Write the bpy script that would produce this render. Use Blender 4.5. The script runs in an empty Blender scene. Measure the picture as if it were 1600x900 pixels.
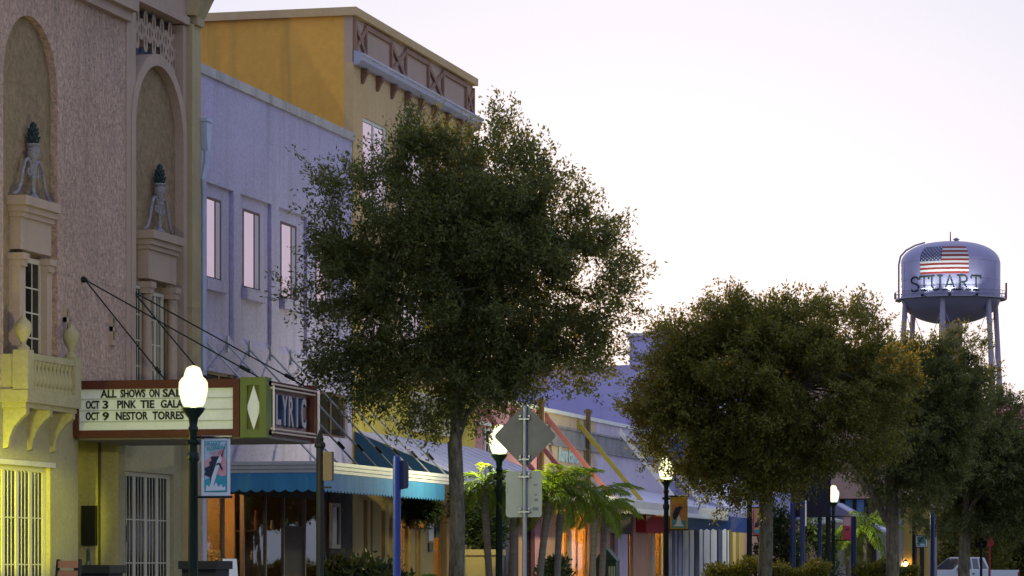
import bpy, math, random
import numpy as np
from mathutils import Vector, Matrix
from mathutils.geometry import tessellate_polygon

# ------------------------------------------------------------------ camera, world, sun, exposure
# World frame: +x = from the shop fronts towards the street, +y = along the street, z = up (metres).
sc = bpy.context.scene
COL = sc.collection
TH = math.atan(1230 / 5000.0)
CT, ST = math.cos(TH), math.sin(TH)
CAMX, CAMY, EYE = 19.21, -54.49, 1.6
cam = bpy.data.cameras.new('camera')
cam.lens = 112.5; cam.sensor_width = 36.0; cam.sensor_fit = 'HORIZONTAL'
cam.shift_y = 435 / 1600.0
cam.clip_start = 0.5; cam.clip_end = 6000
camo = bpy.data.objects.new('camera', cam); COL.objects.link(camo)
camo.location = (CAMX, CAMY, EYE); camo.rotation_euler = (math.pi / 2, 0, TH)
sc.camera = camo

SUN_AZ = math.radians(11.7)      # west of +y, behind the roofs
SUN_EL = math.radians(4.0)
world = bpy.data.worlds.new('World'); sc.world = world; world.use_nodes = True
wn = world.node_tree; wn.nodes.clear()
sky = wn.nodes.new('ShaderNodeTexSky'); sky.sky_type = 'NISHITA'; sky.sun_disc = False
sky.sun_elevation = SUN_EL; sky.sun_rotation = -SUN_AZ
sky.altitude = 0; sky.air_density = 1.0; sky.dust_density = 2.5; sky.ozone_density = 2.0
haze = wn.nodes.new('ShaderNodeMix'); haze.data_type = 'RGBA'
haze.inputs[0].default_value = 0.915
haze.inputs[7].default_value = (2.26, 2.62, 3.58, 1)     # thin high dusk overcast, lavender
bg = wn.nodes.new('ShaderNodeBackground'); bg.inputs['Strength'].default_value = 0.12
wo = wn.nodes.new('ShaderNodeOutputWorld')
hs_ = wn.nodes.new('ShaderNodeHueSaturation'); hs_.inputs['Saturation'].default_value = 0.8
wn.links.new(sky.outputs[0], hs_.inputs['Color']); wn.links.new(hs_.outputs[0], haze.inputs[6]); wn.links.new(haze.outputs[2], bg.inputs['Color'])
wn.links.new(bg.outputs[0], wo.inputs['Surface'])

sl = bpy.data.lights.new('sun', 'SUN'); sl.energy = 3.0; sl.angle = math.radians(0.6); sl.color = (1.0, 0.62, 0.34)
so = bpy.data.objects.new('sun', sl); COL.objects.link(so)
sdir = Vector((-math.sin(SUN_AZ) * math.cos(SUN_EL), math.cos(SUN_AZ) * math.cos(SUN_EL), math.sin(SUN_EL)))
so.rotation_euler = sdir.to_track_quat('Z', 'Y').to_euler(); so.location = (0, 60, 60)

sc.view_settings.view_transform = 'Standard'; sc.view_settings.look = 'None'
sc.view_settings.exposure = 1.0; sc.view_settings.gamma = 1.0; sc.view_settings.use_curve_mapping = False
sc.cycles.use_denoising = True
sc.cycles.max_bounces = 6; sc.cycles.diffuse_bounces = 3; sc.cycles.glossy_bounces = 3
sc.cycles.transmission_bounces = 4; sc.cycles.transparent_max_bounces = 12
sc.cycles.sample_clamp_indirect = 6.0
sc.cycles.caustics_reflective = False; sc.cycles.caustics_refractive = False

# ------------------------------------------------------------------ survey helpers (photograph column/row -> place on a known plane)
def dist(px, x):                       # depth of the column px where it meets the plane x
    return (x - CAMX) / (-ST + CT * (px - 800) / 5000.0)
def S(px, x=0.0):                      # y along the street
    d = dist(px, x); return CAMY + d * (CT + ST * (px - 800) / 5000.0)
def H(px, py, x=0.0):                  # height
    return EYE + (885 - py) / 5000.0 * dist(px, x)
def X(px, y):                          # x on a wall that crosses the street direction at y
    k = (px - 800) / 5000.0
    return CAMX + (y - CAMY) / (CT + ST * k) * (-ST + CT * k)
def at(px, d):                         # ground point at depth d
    k = (px - 800) / 5000.0
    return CAMX + d * (-ST + CT * k), CAMY + d * (CT + ST * k)
def hz(py, d): return EYE + (885 - py) / 5000.0 * d
RGT = Vector((CT, ST, 0)); FWD = Vector((-ST, CT, 0))

# ------------------------------------------------------------------ materials
MATS = {}
def mat(name, col, rough=0.8, var=0.12, vscale=1.3, bump=0.0, bscale=20.0, bdist=0.02, metal=0.0, spec=0.3,
        stain=None, stretch=(1, 1, 1), fine=0.06, relief_shade=0.0):
    if name in MATS: return MATS[name]
    m = bpy.data.materials.new(name); m.use_nodes = True; nt = m.node_tree; N = nt.nodes; L = nt.links
    b = N['Principled BSDF']
    b.inputs['Roughness'].default_value = rough; b.inputs['Metallic'].default_value = metal
    b.inputs['Specular IOR Level'].default_value = spec
    tc = N.new('ShaderNodeTexCoord'); mp = N.new('ShaderNodeMapping'); mp.inputs['Scale'].default_value = stretch
    L.new(tc.outputs['Object'], mp.inputs['Vector'])
    n1 = N.new('ShaderNodeTexNoise'); n1.inputs['Scale'].default_value = vscale; n1.inputs['Detail'].default_value = 6
    n1.inputs['Roughness'].default_value = 0.65
    L.new(mp.outputs[0], n1.inputs['Vector'])
    n2 = N.new('ShaderNodeTexNoise'); n2.inputs['Scale'].default_value = vscale * 22; n2.inputs['Detail'].default_value = 3
    L.new(mp.outputs[0], n2.inputs['Vector'])
    mr = N.new('ShaderNodeMapRange'); mr.inputs[1].default_value = 0.25; mr.inputs[2].default_value = 0.75
    mr.inputs[3].default_value = 1 - var; mr.inputs[4].default_value = 1 + var
    L.new(n1.outputs['Fac'], mr.inputs[0])
    mr2 = N.new('ShaderNodeMapRange'); mr2.inputs[1].default_value = 0.25; mr2.inputs[2].default_value = 0.75
    mr2.inputs[3].default_value = 1 - fine; mr2.inputs[4].default_value = 1 + fine
    L.new(n2.outputs['Fac'], mr2.inputs[0])
    mu = N.new('ShaderNodeMath'); mu.operation = 'MULTIPLY'; L.new(mr.outputs[0], mu.inputs[0]); L.new(mr2.outputs[0], mu.inputs[1])
    vm = N.new('ShaderNodeVectorMath'); vm.operation = 'SCALE'; vm.inputs[0].default_value = col[:3]
    L.new(mu.outputs[0], vm.inputs['Scale'])
    out = vm.outputs[0]
    if stain:                              # vertical streaks of weather: (colour, amount)
        ms = N.new('ShaderNodeMapping'); ms.inputs['Scale'].default_value = (2.2, 2.2, 0.16); L.new(tc.outputs['Object'], ms.inputs['Vector'])
        n3 = N.new('ShaderNodeTexNoise'); n3.inputs['Scale'].default_value = 1.6; n3.inputs['Detail'].default_value = 5
        L.new(ms.outputs[0], n3.inputs['Vector'])
        r3 = N.new('ShaderNodeMapRange'); r3.inputs[1].default_value = 0.52; r3.inputs[2].default_value = 0.78
        r3.inputs[3].default_value = 0; r3.inputs[4].default_value = stain[1]; L.new(n3.outputs['Fac'], r3.inputs[0])
        mx = N.new('ShaderNodeMix'); mx.data_type = 'RGBA'; L.new(r3.outputs[0], mx.inputs[0]); L.new(out, mx.inputs[6])
        mx.inputs[7].default_value = (*stain[0], 1); out = mx.outputs[2]
    if bump > 0:
        n4 = N.new('ShaderNodeTexNoise'); n4.inputs['Scale'].default_value = bscale; n4.inputs['Detail'].default_value = 8
        n4.inputs['Roughness'].default_value = 0.7; n4.inputs['Distortion'].default_value = 0.6
        L.new(mp.outputs[0], n4.inputs['Vector'])
        bp = N.new('ShaderNodeBump'); bp.inputs['Strength'].default_value = bump; bp.inputs['Distance'].default_value = bdist
        L.new(n4.outputs['Fac'], bp.inputs['Height']); L.new(bp.outputs[0], b.inputs['Normal'])
        if relief_shade:                           # shading of the relief put into the colour: dark hollows, paler crests
            rd = N.new('ShaderNodeMapRange'); rd.inputs[1].default_value = 0.36; rd.inputs[2].default_value = 0.60
            rd.inputs[3].default_value = 1 - relief_shade; rd.inputs[4].default_value = 1 + relief_shade*.45; L.new(n4.outputs['Fac'], rd.inputs[0])
            vd = N.new('ShaderNodeVectorMath'); vd.operation = 'SCALE'; L.new(out, vd.inputs[0]); L.new(rd.outputs[0], vd.inputs['Scale']); out = vd.outputs[0]
    L.new(out, b.inputs['Base Color'])
    MATS[name] = m; return m

def emit(name, col, strength):
    if name in MATS: return MATS[name]
    m = bpy.data.materials.new(name); m.use_nodes = True; nt = m.node_tree; nt.nodes.clear()
    e = nt.nodes.new('ShaderNodeEmission'); e.inputs[0].default_value = (*col, 1); e.inputs[1].default_value = strength
    o = nt.nodes.new('ShaderNodeOutputMaterial'); nt.links.new(e.outputs[0], o.inputs[0]); MATS[name] = m; return m

def glow_glass(name, col, strength, through=0.85):
    """frosted lamp glass: glows itself and lets the bulb inside shine through"""
    if name in MATS: return MATS[name]
    m = bpy.data.materials.new(name); m.use_nodes = True; nt = m.node_tree; nt.nodes.clear()
    e = nt.nodes.new('ShaderNodeEmission'); e.inputs[0].default_value = (*col, 1); e.inputs[1].default_value = strength
    lw = nt.nodes.new('ShaderNodeLayerWeight'); lw.inputs[0].default_value = 0.5      # thick frosted glass dims towards its rim
    mr = nt.nodes.new('ShaderNodeMapRange'); mr.inputs[3].default_value = strength; mr.inputs[4].default_value = strength*.25
    nt.links.new(lw.outputs['Facing'], mr.inputs[0]); nt.links.new(mr.outputs[0], e.inputs[1])
    t = nt.nodes.new('ShaderNodeBsdfTransparent'); t.inputs[0].default_value = (through, through, through*.75, 1)
    a = nt.nodes.new('ShaderNodeAddShader'); o = nt.nodes.new('ShaderNodeOutputMaterial')
    nt.links.new(e.outputs[0], a.inputs[0]); nt.links.new(t.outputs[0], a.inputs[1]); nt.links.new(a.outputs[0], o.inputs[0]); MATS[name] = m; return m
def bulb(parent, loc, watts, col, size=.05):
    l = bpy.data.lights.new('bulb', 'POINT'); l.energy = watts; l.color = col; l.shadow_soft_size = size
    o = bpy.data.objects.new('bulb', l); COL.objects.link(o); o.parent = parent; o.location = Vector(loc) - org(parent); return o

def glass(name, tint=(0.9, 0.95, 0.95), refl=1.0, see=1.0, rough=0.03, wav=0.0):
    if name in MATS: return MATS[name]
    m = bpy.data.materials.new(name); m.use_nodes = True; nt = m.node_tree; N = nt.nodes; L = nt.links; N.clear()
    t = N.new('ShaderNodeBsdfTransparent'); t.inputs[0].default_value = (*[c * see for c in tint], 1)
    g = N.new('ShaderNodeBsdfGlossy'); g.inputs['Roughness'].default_value = rough; g.inputs[0].default_value = (refl, refl, refl, 1)
    f = N.new('ShaderNodeFresnel'); f.inputs['IOR'].default_value = 1.5
    if wav:
        tc = N.new('ShaderNodeTexCoord'); n = N.new('ShaderNodeTexNoise'); n.inputs['Scale'].default_value = 1.4
        bp = N.new('ShaderNodeBump'); bp.inputs['Strength'].default_value = wav; bp.inputs['Distance'].default_value = 0.02
        L.new(tc.outputs['Object'], n.inputs['Vector']); L.new(n.outputs['Fac'], bp.inputs['Height'])
        L.new(bp.outputs[0], g.inputs['Normal']); L.new(bp.outputs[0], f.inputs['Normal'])
    mx = N.new('ShaderNodeMixShader'); o = N.new('ShaderNodeOutputMaterial')
    gm = N.new('ShaderNodeNewGeometry'); sb_ = N.new('ShaderNodeMath'); sb_.operation = 'SUBTRACT'; sb_.use_clamp = True   # reflect at the outer face of the pane only
    L.new(f.outputs[0], sb_.inputs[0]); L.new(gm.outputs['Backfacing'], sb_.inputs[1])
    L.new(sb_.outputs[0], mx.inputs[0]); L.new(t.outputs[0], mx.inputs[1]); L.new(g.outputs[0], mx.inputs[2]); L.new(mx.outputs[0], o.inputs[0])
    MATS[name] = m; return m

def leafmat(name, c1, c2, trans=0.25, spec=0.25):
    if name in MATS: return MATS[name]
    m = bpy.data.materials.new(name); m.use_nodes = True; nt = m.node_tree; N = nt.nodes; L = nt.links
    b = N['Principled BSDF']; b.inputs['Roughness'].default_value = 0.55; b.inputs['Specular IOR Level'].default_value = spec
    g = N.new('ShaderNodeNewGeometry'); r = N.new('ShaderNodeValToRGB')
    r.color_ramp.elements[0].color = (*c1, 1); r.color_ramp.elements[1].color = (*c2, 1)
    L.new(g.outputs['Random Per Island'], r.inputs[0]); L.new(r.outputs[0], b.inputs['Base Color'])
    t = N.new('ShaderNodeBsdfTranslucent'); mxc = N.new('ShaderNodeMix'); mxc.data_type = 'RGBA'; mxc.blend_type = 'MULTIPLY'
    mxc.inputs[0].default_value = 1.0; L.new(r.outputs[0], mxc.inputs[6]); mxc.inputs[7].default_value = (2.2, 1.7, 0.7, 1)
    L.new(mxc.outputs[2], t.inputs[0])
    mx = N.new('ShaderNodeMixShader'); mx.inputs[0].default_value = trans
    L.new(b.outputs[0], mx.inputs[1]); L.new(t.outputs[0], mx.inputs[2]); L.new(mx.outputs[0], N['Material Output'].inputs[0])
    MATS[name] = m; return m

# ------------------------------------------------------------------ mesh builders
def org(o):
    v = Vector((0, 0, 0))
    while o is not None: v += o.location; o = o.parent
    return v

class MB:
    def __init__(s): s.v = []; s.f = []
    def add(s, vs, fs):
        n = len(s.v); s.v += [tuple(p) for p in vs]; s.f += [tuple(i + n for i in f) for f in fs]; return s
    def box(s, x0, x1, y0, y1, z0, z1):
        x0, x1 = min(x0, x1), max(x0, x1); y0, y1 = min(y0, y1), max(y0, y1); z0, z1 = min(z0, z1), max(z0, z1)
        return s.add([(x0,y0,z0),(x1,y0,z0),(x1,y1,z0),(x0,y1,z0),(x0,y0,z1),(x1,y0,z1),(x1,y1,z1),(x0,y1,z1)],
              [(0,3,2,1),(4,5,6,7),(0,1,5,4),(1,2,6,5),(2,3,7,6),(3,0,4,7)])
    def path(s, pts, rad, n=8, cap=True):
        pts = [Vector(p) for p in pts]
        if not hasattr(rad, '__len__'): rad = [rad] * len(pts)
        base = len(s.v); prev = None
        for i, p in enumerate(pts):
            d = (pts[min(i+1, len(pts)-1)] - pts[max(i-1, 0)]).normalized()
            if prev is None:
                a = Vector((0,0,1)) if abs(d.z) < 0.9 else Vector((1,0,0)); u = d.cross(a).normalized()
            else: u = (prev - d * prev.dot(d)).normalized()
            prev = u; w = d.cross(u)
            for k in range(n):
                t = 2 * math.pi * k / n; q = p + (u * math.cos(t) + w * math.sin(t)) * rad[i]; s.v.append(tuple(q))
        for i in range(len(pts)-1):
            for k in range(n):
                a = base + i*n + k; b = base + i*n + (k+1) % n; s.f.append((a, b, b+n, a+n))
        if cap:
            s.f.append(tuple(base + k for k in range(n))[::-1]); e = base + (len(pts)-1)*n; s.f.append(tuple(e + k for k in range(n)))
        return s
    def lathe(s, prof, cx=0, cy=0, cz=0, n=16, flute=0.0, nf=8):
        base = len(s.v)
        for r, z in prof:
            for k in range(n):
                t = 2*math.pi*k/n; q = r * (1 - flute * (0.5 + 0.5 * math.cos(nf * t))); s.v.append((cx + q*math.cos(t), cy + q*math.sin(t), cz + z))
        for i in range(len(prof)-1):
            for k in range(n):
                a = base + i*n + k; b = base + i*n + (k+1) % n; s.f.append((a, b, b+n, a+n))
        s.f.append(tuple(base + k for k in range(n))[::-1]); e = base + (len(prof)-1)*n; s.f.append(tuple(e+k for k in range(n)))
        return s
    def prism(s, poly, axis, a0, a1):
        n = len(poly); f = {'x': lambda p, a: (a, p[0], p[1]), 'y': lambda p, a: (p[0], a, p[1]), 'z': lambda p, a: (p[0], p[1], a)}[axis]
        base = len(s.v); s.v += [f(p, a0) for p in poly] + [f(p, a1) for p in poly]
        tr = tessellate_polygon([[Vector((p[0], p[1], 0)) for p in poly]])
        for t in tr: s.f.append(tuple(base+i for i in t)); s.f.append(tuple(base+n+i for i in t[::-1]))
        for i in range(n): j = (i+1) % n; s.f.append((base+i, base+j, base+n+j, base+n+i))
        return s
    def wall(s, outer, holes, x, depth, axis='x'):
        """upright wall sheet with openings: front face at x, reveals going back by depth; outlines are (y, z)"""
        loops = [outer] + holes; flat = [p for l in loops for p in l]; n = len(flat); base = len(s.v)
        f = (lambda p, a: (a, p[0], p[1])) if axis == 'x' else (lambda p, a: (p[0], a, p[1]))
        s.v += [f(p, x) for p in flat] + [f(p, x - depth) for p in flat]
        for t in tessellate_polygon([[Vector((p[0], p[1], 0)) for p in l] for l in loops]):
            s.f.append(tuple(base+i for i in t)); s.f.append(tuple(base+n+i for i in t[::-1]))
        o = 0
        for l in loops:
            m = len(l)
            for i in range(m): j = (i+1) % m; s.f.append((base+o+i, base+o+j, base+n+o+j, base+n+o+i))
            o += m
        return s
    def build(s, name, m, parent=None, smooth=False, origin=None, recalc=True):
        me = bpy.data.meshes.new(name)
        o3 = org(parent) if parent is not None else Vector(origin or (0, 0, 0))
        me.from_pydata([(a-o3.x, b-o3.y, c-o3.z) for a, b, c in s.v], [], s.f)
        if recalc:
            import bmesh
            bm = bmesh.new(); bm.from_mesh(me); bmesh.ops.recalc_face_normals(bm, faces=bm.faces); bm.to_mesh(me); bm.free()
        if smooth:
            me.polygons.foreach_set('use_smooth', [True] * len(me.polygons))
            try: me.set_sharp_from_angle(angle=math.radians(38))
            except Exception: pass
        me.materials.append(m)
        ob = bpy.data.objects.new(name, me); COL.objects.link(ob)
        if parent is not None: ob.parent = parent
        else: ob.location = o3
        return ob

def bx(name, m, parent, *a): return MB().box(*a).build(name, m, parent)
def tag(o, label, cat, group=None, kind=None):
    if label: o['label'] = label
    if cat: o['category'] = cat
    if group: o['group'] = group
    if kind: o['kind'] = kind
    return o
def thing(name, label, cat, loc=(0, 0, 0), group=None):
    o = bpy.data.objects.new(name, None); COL.objects.link(o); o.location = loc; o.empty_display_size = 0.3
    return tag(o, label, cat, group)
def struct(o): o['kind'] = 'structure'; return o
def copy_tree(o, parent=None):
    c = o.copy(); COL.objects.link(c); c.parent = parent
    for ch in list(o.children): copy_tree(ch, c)
    return c
def share(src, parent, off=(0, 0, 0)):
    c = src.copy(); COL.objects.link(c); c.parent = parent; c.location = src.location + Vector(off); return c

def text(name, string, m, parent, origin, right, up, width=None, height=0.1, depth=0.01, bold=0.0, align='LEFT', slant=0.0):
    """raised lettering: `origin` is the foot of the first letter, right/up are unit vectors"""
    cu = bpy.data.curves.new(name, 'FONT'); cu.body = string; cu.size = 1.0; cu.extrude = 0.0; cu.offset = bold; cu.resolution_u = 3; cu.shear = slant
    to = bpy.data.objects.new(name, cu); COL.objects.link(to)
    dg = bpy.context.evaluated_depsgraph_get(); me = bpy.data.meshes.new_from_object(to.evaluated_get(dg))
    bpy.data.objects.remove(to); bpy.data.curves.remove(cu)
    n = len(me.vertices); co = np.zeros(n * 3); me.vertices.foreach_get('co', co); co = co.reshape(-1, 3)
    polys = [tuple(p.vertices) for p in me.polygons]; bpy.data.meshes.remove(me)
    x0, x1, y0, y1 = co[:, 0].min(), co[:, 0].max(), 0.0, 0.70
    sy = height / (y1 - y0); sx = (width / (x1 - x0)) if width else sy
    right = Vector(right); up = Vector(up); nrm = right.cross(up); origin = Vector(origin)
    V = [origin + right * ((c[0] - x0) * sx) + up * (c[1] * sy) for c in co]
    mb = MB(); F = list(polys)
    edges = {}
    for p in polys:
        for i in range(len(p)):
            a, b = p[i], p[(i+1) % len(p)]; k = (min(a, b), max(a, b)); edges[k] = edges.get(k, 0) + 1
    back = [v - nrm * depth for v in V]
    F += [tuple(i + n for i in p[::-1]) for p in polys] + [(a, b, b + n, a + n) for (a, b), c in edges.items() if c == 1]
    mb.add(V + back, F)
    return mb.build(name, m, parent)
# ------------------------------------------------------------------ material set
STUCCO = mat('rough trowelled stucco', (0.66, 0.45, 0.37), 0.95, 0.20, 0.7, bump=1.0, bscale=13.0, bdist=0.10, relief_shade=.36, stain=((0.30, 0.24, 0.2), 0.3), stretch=(1, 1, 0.85), fine=0.12)
TRIM = mat('theatre trim paint', (0.42, 0.305, 0.245), 0.85, 0.10, 1.1, bump=0.25, bscale=30, stain=((0.24, 0.2, 0.16), 0.4))
NICHE = mat('niche stucco', (0.30, 0.21, 0.125), 0.95, 0.12, 1.0, bump=0.8, bscale=7, bdist=0.06, relief_shade=.25, stain=((0.16, 0.13, 0.1), 0.3))
LOWER = mat('theatre lower paint', (0.52, 0.47, 0.41), 0.85, 0.10, 0.8, bump=0.35, bscale=16, bdist=0.03, stain=((0.3, 0.26, 0.2), 0.4))
LOWERL = mat('theatre lower paint with lamplight', (0.35, 0.305, 0.185), 0.85, 0.12, 0.8, bump=0.4, bscale=16, bdist=0.03, stain=((0.24, 0.2, 0.1), 0.45), relief_shade=.12)  # yellow spill of the lamps is partly put into this paint colour
JOIN = mat('cream joinery paint', (0.50, 0.45, 0.36), 0.6, 0.08, 2.0, bump=0.1)
LAV = mat('lavender stucco', (0.455, 0.41, 0.64), 0.92, 0.09, 0.7, bump=0.8, bscale=16, bdist=0.04, relief_shade=.14, stain=((0.30, 0.27, 0.40), 0.6), fine=0.06)
LAVCAP = mat('weathered coping', (0.42, 0.39, 0.42), 0.9, 0.22, 1.6, bump=0.4, stain=((0.15, 0.14, 0.14), 0.6))
OCHRE = mat('ochre stucco', (0.78, 0.40, 0.08), 0.9, 0.10, 0.35, bump=0.3, bscale=12, stain=((0.40, 0.24, 0.06), 0.6))
OCHREF = mat('pale ochre stucco front', (0.58, 0.40, 0.21), 0.9, 0.10, 0.8, bump=0.4, bscale=12, stain=((0.62, 0.55, 0.42), 0.35))
FRIEZE = mat('mauve frieze panel', (0.50, 0.35, 0.28), 0.85, 0.08, 1.2, bump=0.2)
REDTRIM = mat('oxide red trim', (0.17, 0.085, 0.06), 0.7, 0.15, 2.5, bump=0.2)
CORNICE = mat('galvanised cornice', (0.36, 0.35, 0.47), 0.45, 0.12, 2.0, metal=0.3, bump=0.15)
WHITE = mat('white paint', (0.72, 0.72, 0.72), 0.6, 0.08, 2.0, bump=0.1)
FASCIA = mat('canopy fascia', (0.45, 0.44, 0.52), 0.5, 0.16, 1.4, bump=0.15, stain=((0.35, 0.33, 0.36), 0.5))
TEAL = mat('teal canvas', (0.035, 0.175, 0.41), 0.8, 0.22, 2.4, bump=0.5, bscale=8, bdist=0.03, stretch=(1, 1, .25), stain=((0.1, 0.3, 0.42), 0.5))
NAVY = mat('navy canvas', (0.012, 0.05, 0.13), 0.8, 0.16, 1.4, bump=0.2)
SEAM = mat('lavender awning canvas', (0.58, 0.55, 0.72), 0.7, 0.10, 1.0, bump=0.3, stain=((0.42, 0.4, 0.55), 0.5))
DARKMET = mat('black iron', (0.010, 0.011, 0.013), 0.6, 0.2, 4, spec=.2)
GREENMET = mat('dark green cast iron', (0.010, 0.022, 0.018), 0.45, 0.2, 4, metal=0.3)
GALV = mat('galvanised steel', (0.36, 0.37, 0.40), 0.42, 0.14, 3, metal=0.75, bump=0.05)
ALU = mat('sheet aluminium sign back', (0.15, 0.15, 0.145), 0.5, 0.20, 2.4, metal=0.35, stain=((0.2, 0.2, 0.2), 0.4))
ALUPALE = mat('pale sign back', (0.42, 0.44, 0.38), 0.55, 0.14, 2.4, metal=0.15, stain=((0.3, 0.3, 0.28), 0.4))
BLUEPAINT = mat('blue pole paint', (0.012, 0.035, 0.20), 0.4, 0.12, 3)
PIPE = mat('pale blue downpipe', (0.42, 0.46, 0.64), 0.5, 0.1, 3)
BROWNFR = mat('brown window frame', (0.10, 0.055, 0.05), 0.6, 0.1, 3)
DGLASS = mat('dark window glass', (0.012, 0.011, 0.012), 0.18, 0.0, 1, spec=0.25)
MGLASS = mat('mirror tinted window glass', (0.88, 0.57, 0.56), 0.05, 0.05, 1.5, metal=1.0, bump=0.02, bscale=2)
SHOPGL = glass('shop glass', (0.80, 0.84, 0.84), 1.0, 1.0, 0.02, 0.15)
STONE = mat('rustic stone veneer', (0.12, 0.10, 0.11), 0.9, 0.35, 4.0, bump=1.0, bscale=6, bdist=0.08)
BROWN = mat('dark timber', (0.06, 0.04, 0.03), 0.6, 0.2, 3, bump=0.2)
WOOD = mat('warm timber', (0.30, 0.15, 0.05), 0.55, 0.2, 2, bump=0.2, stretch=(1, 1, 6))
ROOFM = mat('flat roof felt', (0.12, 0.12, 0.13), 0.95, 0.2, 0.5)
CONC = mat('concrete pavement', (0.30, 0.29, 0.28), 0.9, 0.15, 0.6, bump=0.3, bscale=30)
ASPH = mat('asphalt', (0.05, 0.05, 0.052), 0.92, 0.2, 0.5, bump=0.4, bscale=60)
EARTH = mat('dry grass ground', (0.07, 0.085, 0.04), 0.95, 0.3, 0.05, bump=0.3)
LINEP = mat('road line paint', (0.70, 0.62, 0.30), 0.7, 0.2, 3)
MARRED = mat('oxide red marquee frame', (0.085, 0.022, 0.012), 0.6, 0.2, 3, bump=0.15)
BOARD = mat('milk glass letter board', (0.70, 0.74, 0.72), 0.35, 0.08, 1.2, spec=0.5, stain=((0.5, 0.5, 0.46), 0.4))
BLACKP = mat('black letter', (0.012, 0.012, 0.012), 0.5, 0.0, 3)
LIME = mat('lime green panel', (0.115, 0.15, 0.035), 0.5, 0.12, 2, bump=0.1)
OLIVE = mat('olive panel', (0.10, 0.10, 0.014), 0.55, 0.15, 2)
TUBE = mat('unlit neon tube', (0.75, 0.62, 0.50), 0.12, 0.0, 2, spec=0.8)
DUSKPINK = mat('dusty pink panel', (0.34, 0.22, 0.19), 0.6, 0.15, 1.5, bump=0.1, stain=((0.2, 0.12, 0.1), 0.5))
LETTERBLUE = mat('blue letter returns', (0.05, 0.10, 0.20), 0.5, 0.1, 2)
BRONZEG = mat('verdigris urn', (0.022, 0.04, 0.045), 0.6, 0.3, 8, bump=0.4)
LAMPGL = glow_glass('lit lamp globe', (1.0, 0.96, 0.58), .85)

# ------------------------------------------------------------------ ground, roads, pavements
MB().box(-1500, 1500, -1500, 2500, -0.6, -0.16).build('ground', EARTH)['kind'] = 'structure'
MB().box(7.8, 16.6, -160, 330, -0.4, -0.13).build('road', ASPH)['kind'] = 'structure'
MB().box(-30, 7.6, -90, 120, -0.5, 0.0).build('pavement', CONC)['kind'] = 'structure'
MB().box(16.8, 30, -90, 330, -0.5, 0.0).build('pavement', CONC)['kind'] = 'structure'
MB().box(7.6, 7.8, -90, 120, -0.5, 0.012).build('kerb', mat('kerb stone', (0.38, 0.37, 0.35), 0.9, 0.15, 1.2))['kind'] = 'structure'
MB().box(16.6, 16.8, -90, 330, -0.5, 0.012).build('kerb', MATS['kerb stone'])['kind'] = 'structure'
rl = bpy.data.objects.get('road')
mk0 = None
for i in range(30):
    if mk0 is None: mk0 = bx('road_marking', LINEP, rl, 12.1, 12.22, -80, -77, -0.128, -0.126)
    else: share(mk0, rl, (0, 9 * i, 0))

# ------------------------------------------------------------------ window / door helpers
def rect(y0, y1, z0, z1): return [(y0, z0), (y1, z0), (y1, z1), (y0, z1)]
def arch(y0, y1, z0, zs, n=20):
    r = (y1 - y0) / 2; c = (y0 + y1) / 2
    return [(y0, z0), (y1, z0)] + [(c + r*math.cos(math.pi*i/n), zs + r*math.sin(math.pi*i/n)) for i in range(n+1)]

def lights(parent, name, y0, y1, z0, z1, x, leaves, cols, rows, fm, gm, fw=0.06, mw=0.022, d=0.06, sill=None, panes=True):
    """a window or glazed door facing the street: frame with stiles and glazing bars, one pane object per light"""
    mb = MB(); mb.box(x-d, x, y0, y0+fw, z0, z1).box(x-d, x, y1-fw, y1, z0, z1).box(x-d, x, y0+fw, y1-fw, z1-fw, z1).box(x-d, x, y0+fw, y1-fw, z0, z0+fw)
    w = (y1 - y0 - 2*fw) / leaves; cells = []
    for l in range(leaves):
        a = y0 + fw + l*w
        b = a + w
        st = fw * 0.8 if leaves > 1 else 0.0
        if leaves > 1:
            mb.box(x-d+.004, x-.006, a, a+st, z0+fw, z1-fw).box(x-d+.004, x-.006, b-st, b, z0+fw, z1-fw)
        ia, ib = a+st, b-st; cw = (ib-ia)/cols; ch = (z1-z0-2*fw)/rows
        for c in range(1, cols): mb.box(x-d*.8, x-.014, ia+c*cw-mw/2, ia+c*cw+mw/2, z0+fw, z1-fw)
        for r in range(1, rows): mb.box(x-d*.8+.002, x-.016, ia, ib, z0+fw+r*ch-mw/2, z0+fw+r*ch+mw/2)
        cells += [(ia+c*cw, ia+(c+1)*cw, z0+fw+r*ch, z0+fw+(r+1)*ch) for c in range(cols) for r in range(rows)]
    fr = mb.build(name, fm, parent)
    if panes and cells:
        first = None
        for (a, b, c, e) in cells:
            if first is None:
                first = MB().box(x-.030, x-.022, a+mw/2, b-mw/2, c+mw/2, e-mw/2).build('pane', gm, fr); f0 = (a, c); 
            else: share(first, fr, (0, a-f0[0], c-f0[1]))
    if sill: MB().box(x-d, x+sill, y0-.08, y1+.08, z0-.12, z0).build('sill', fm if sill < 0 else MATS.get('sill', fm), fr)
    return fr

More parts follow.
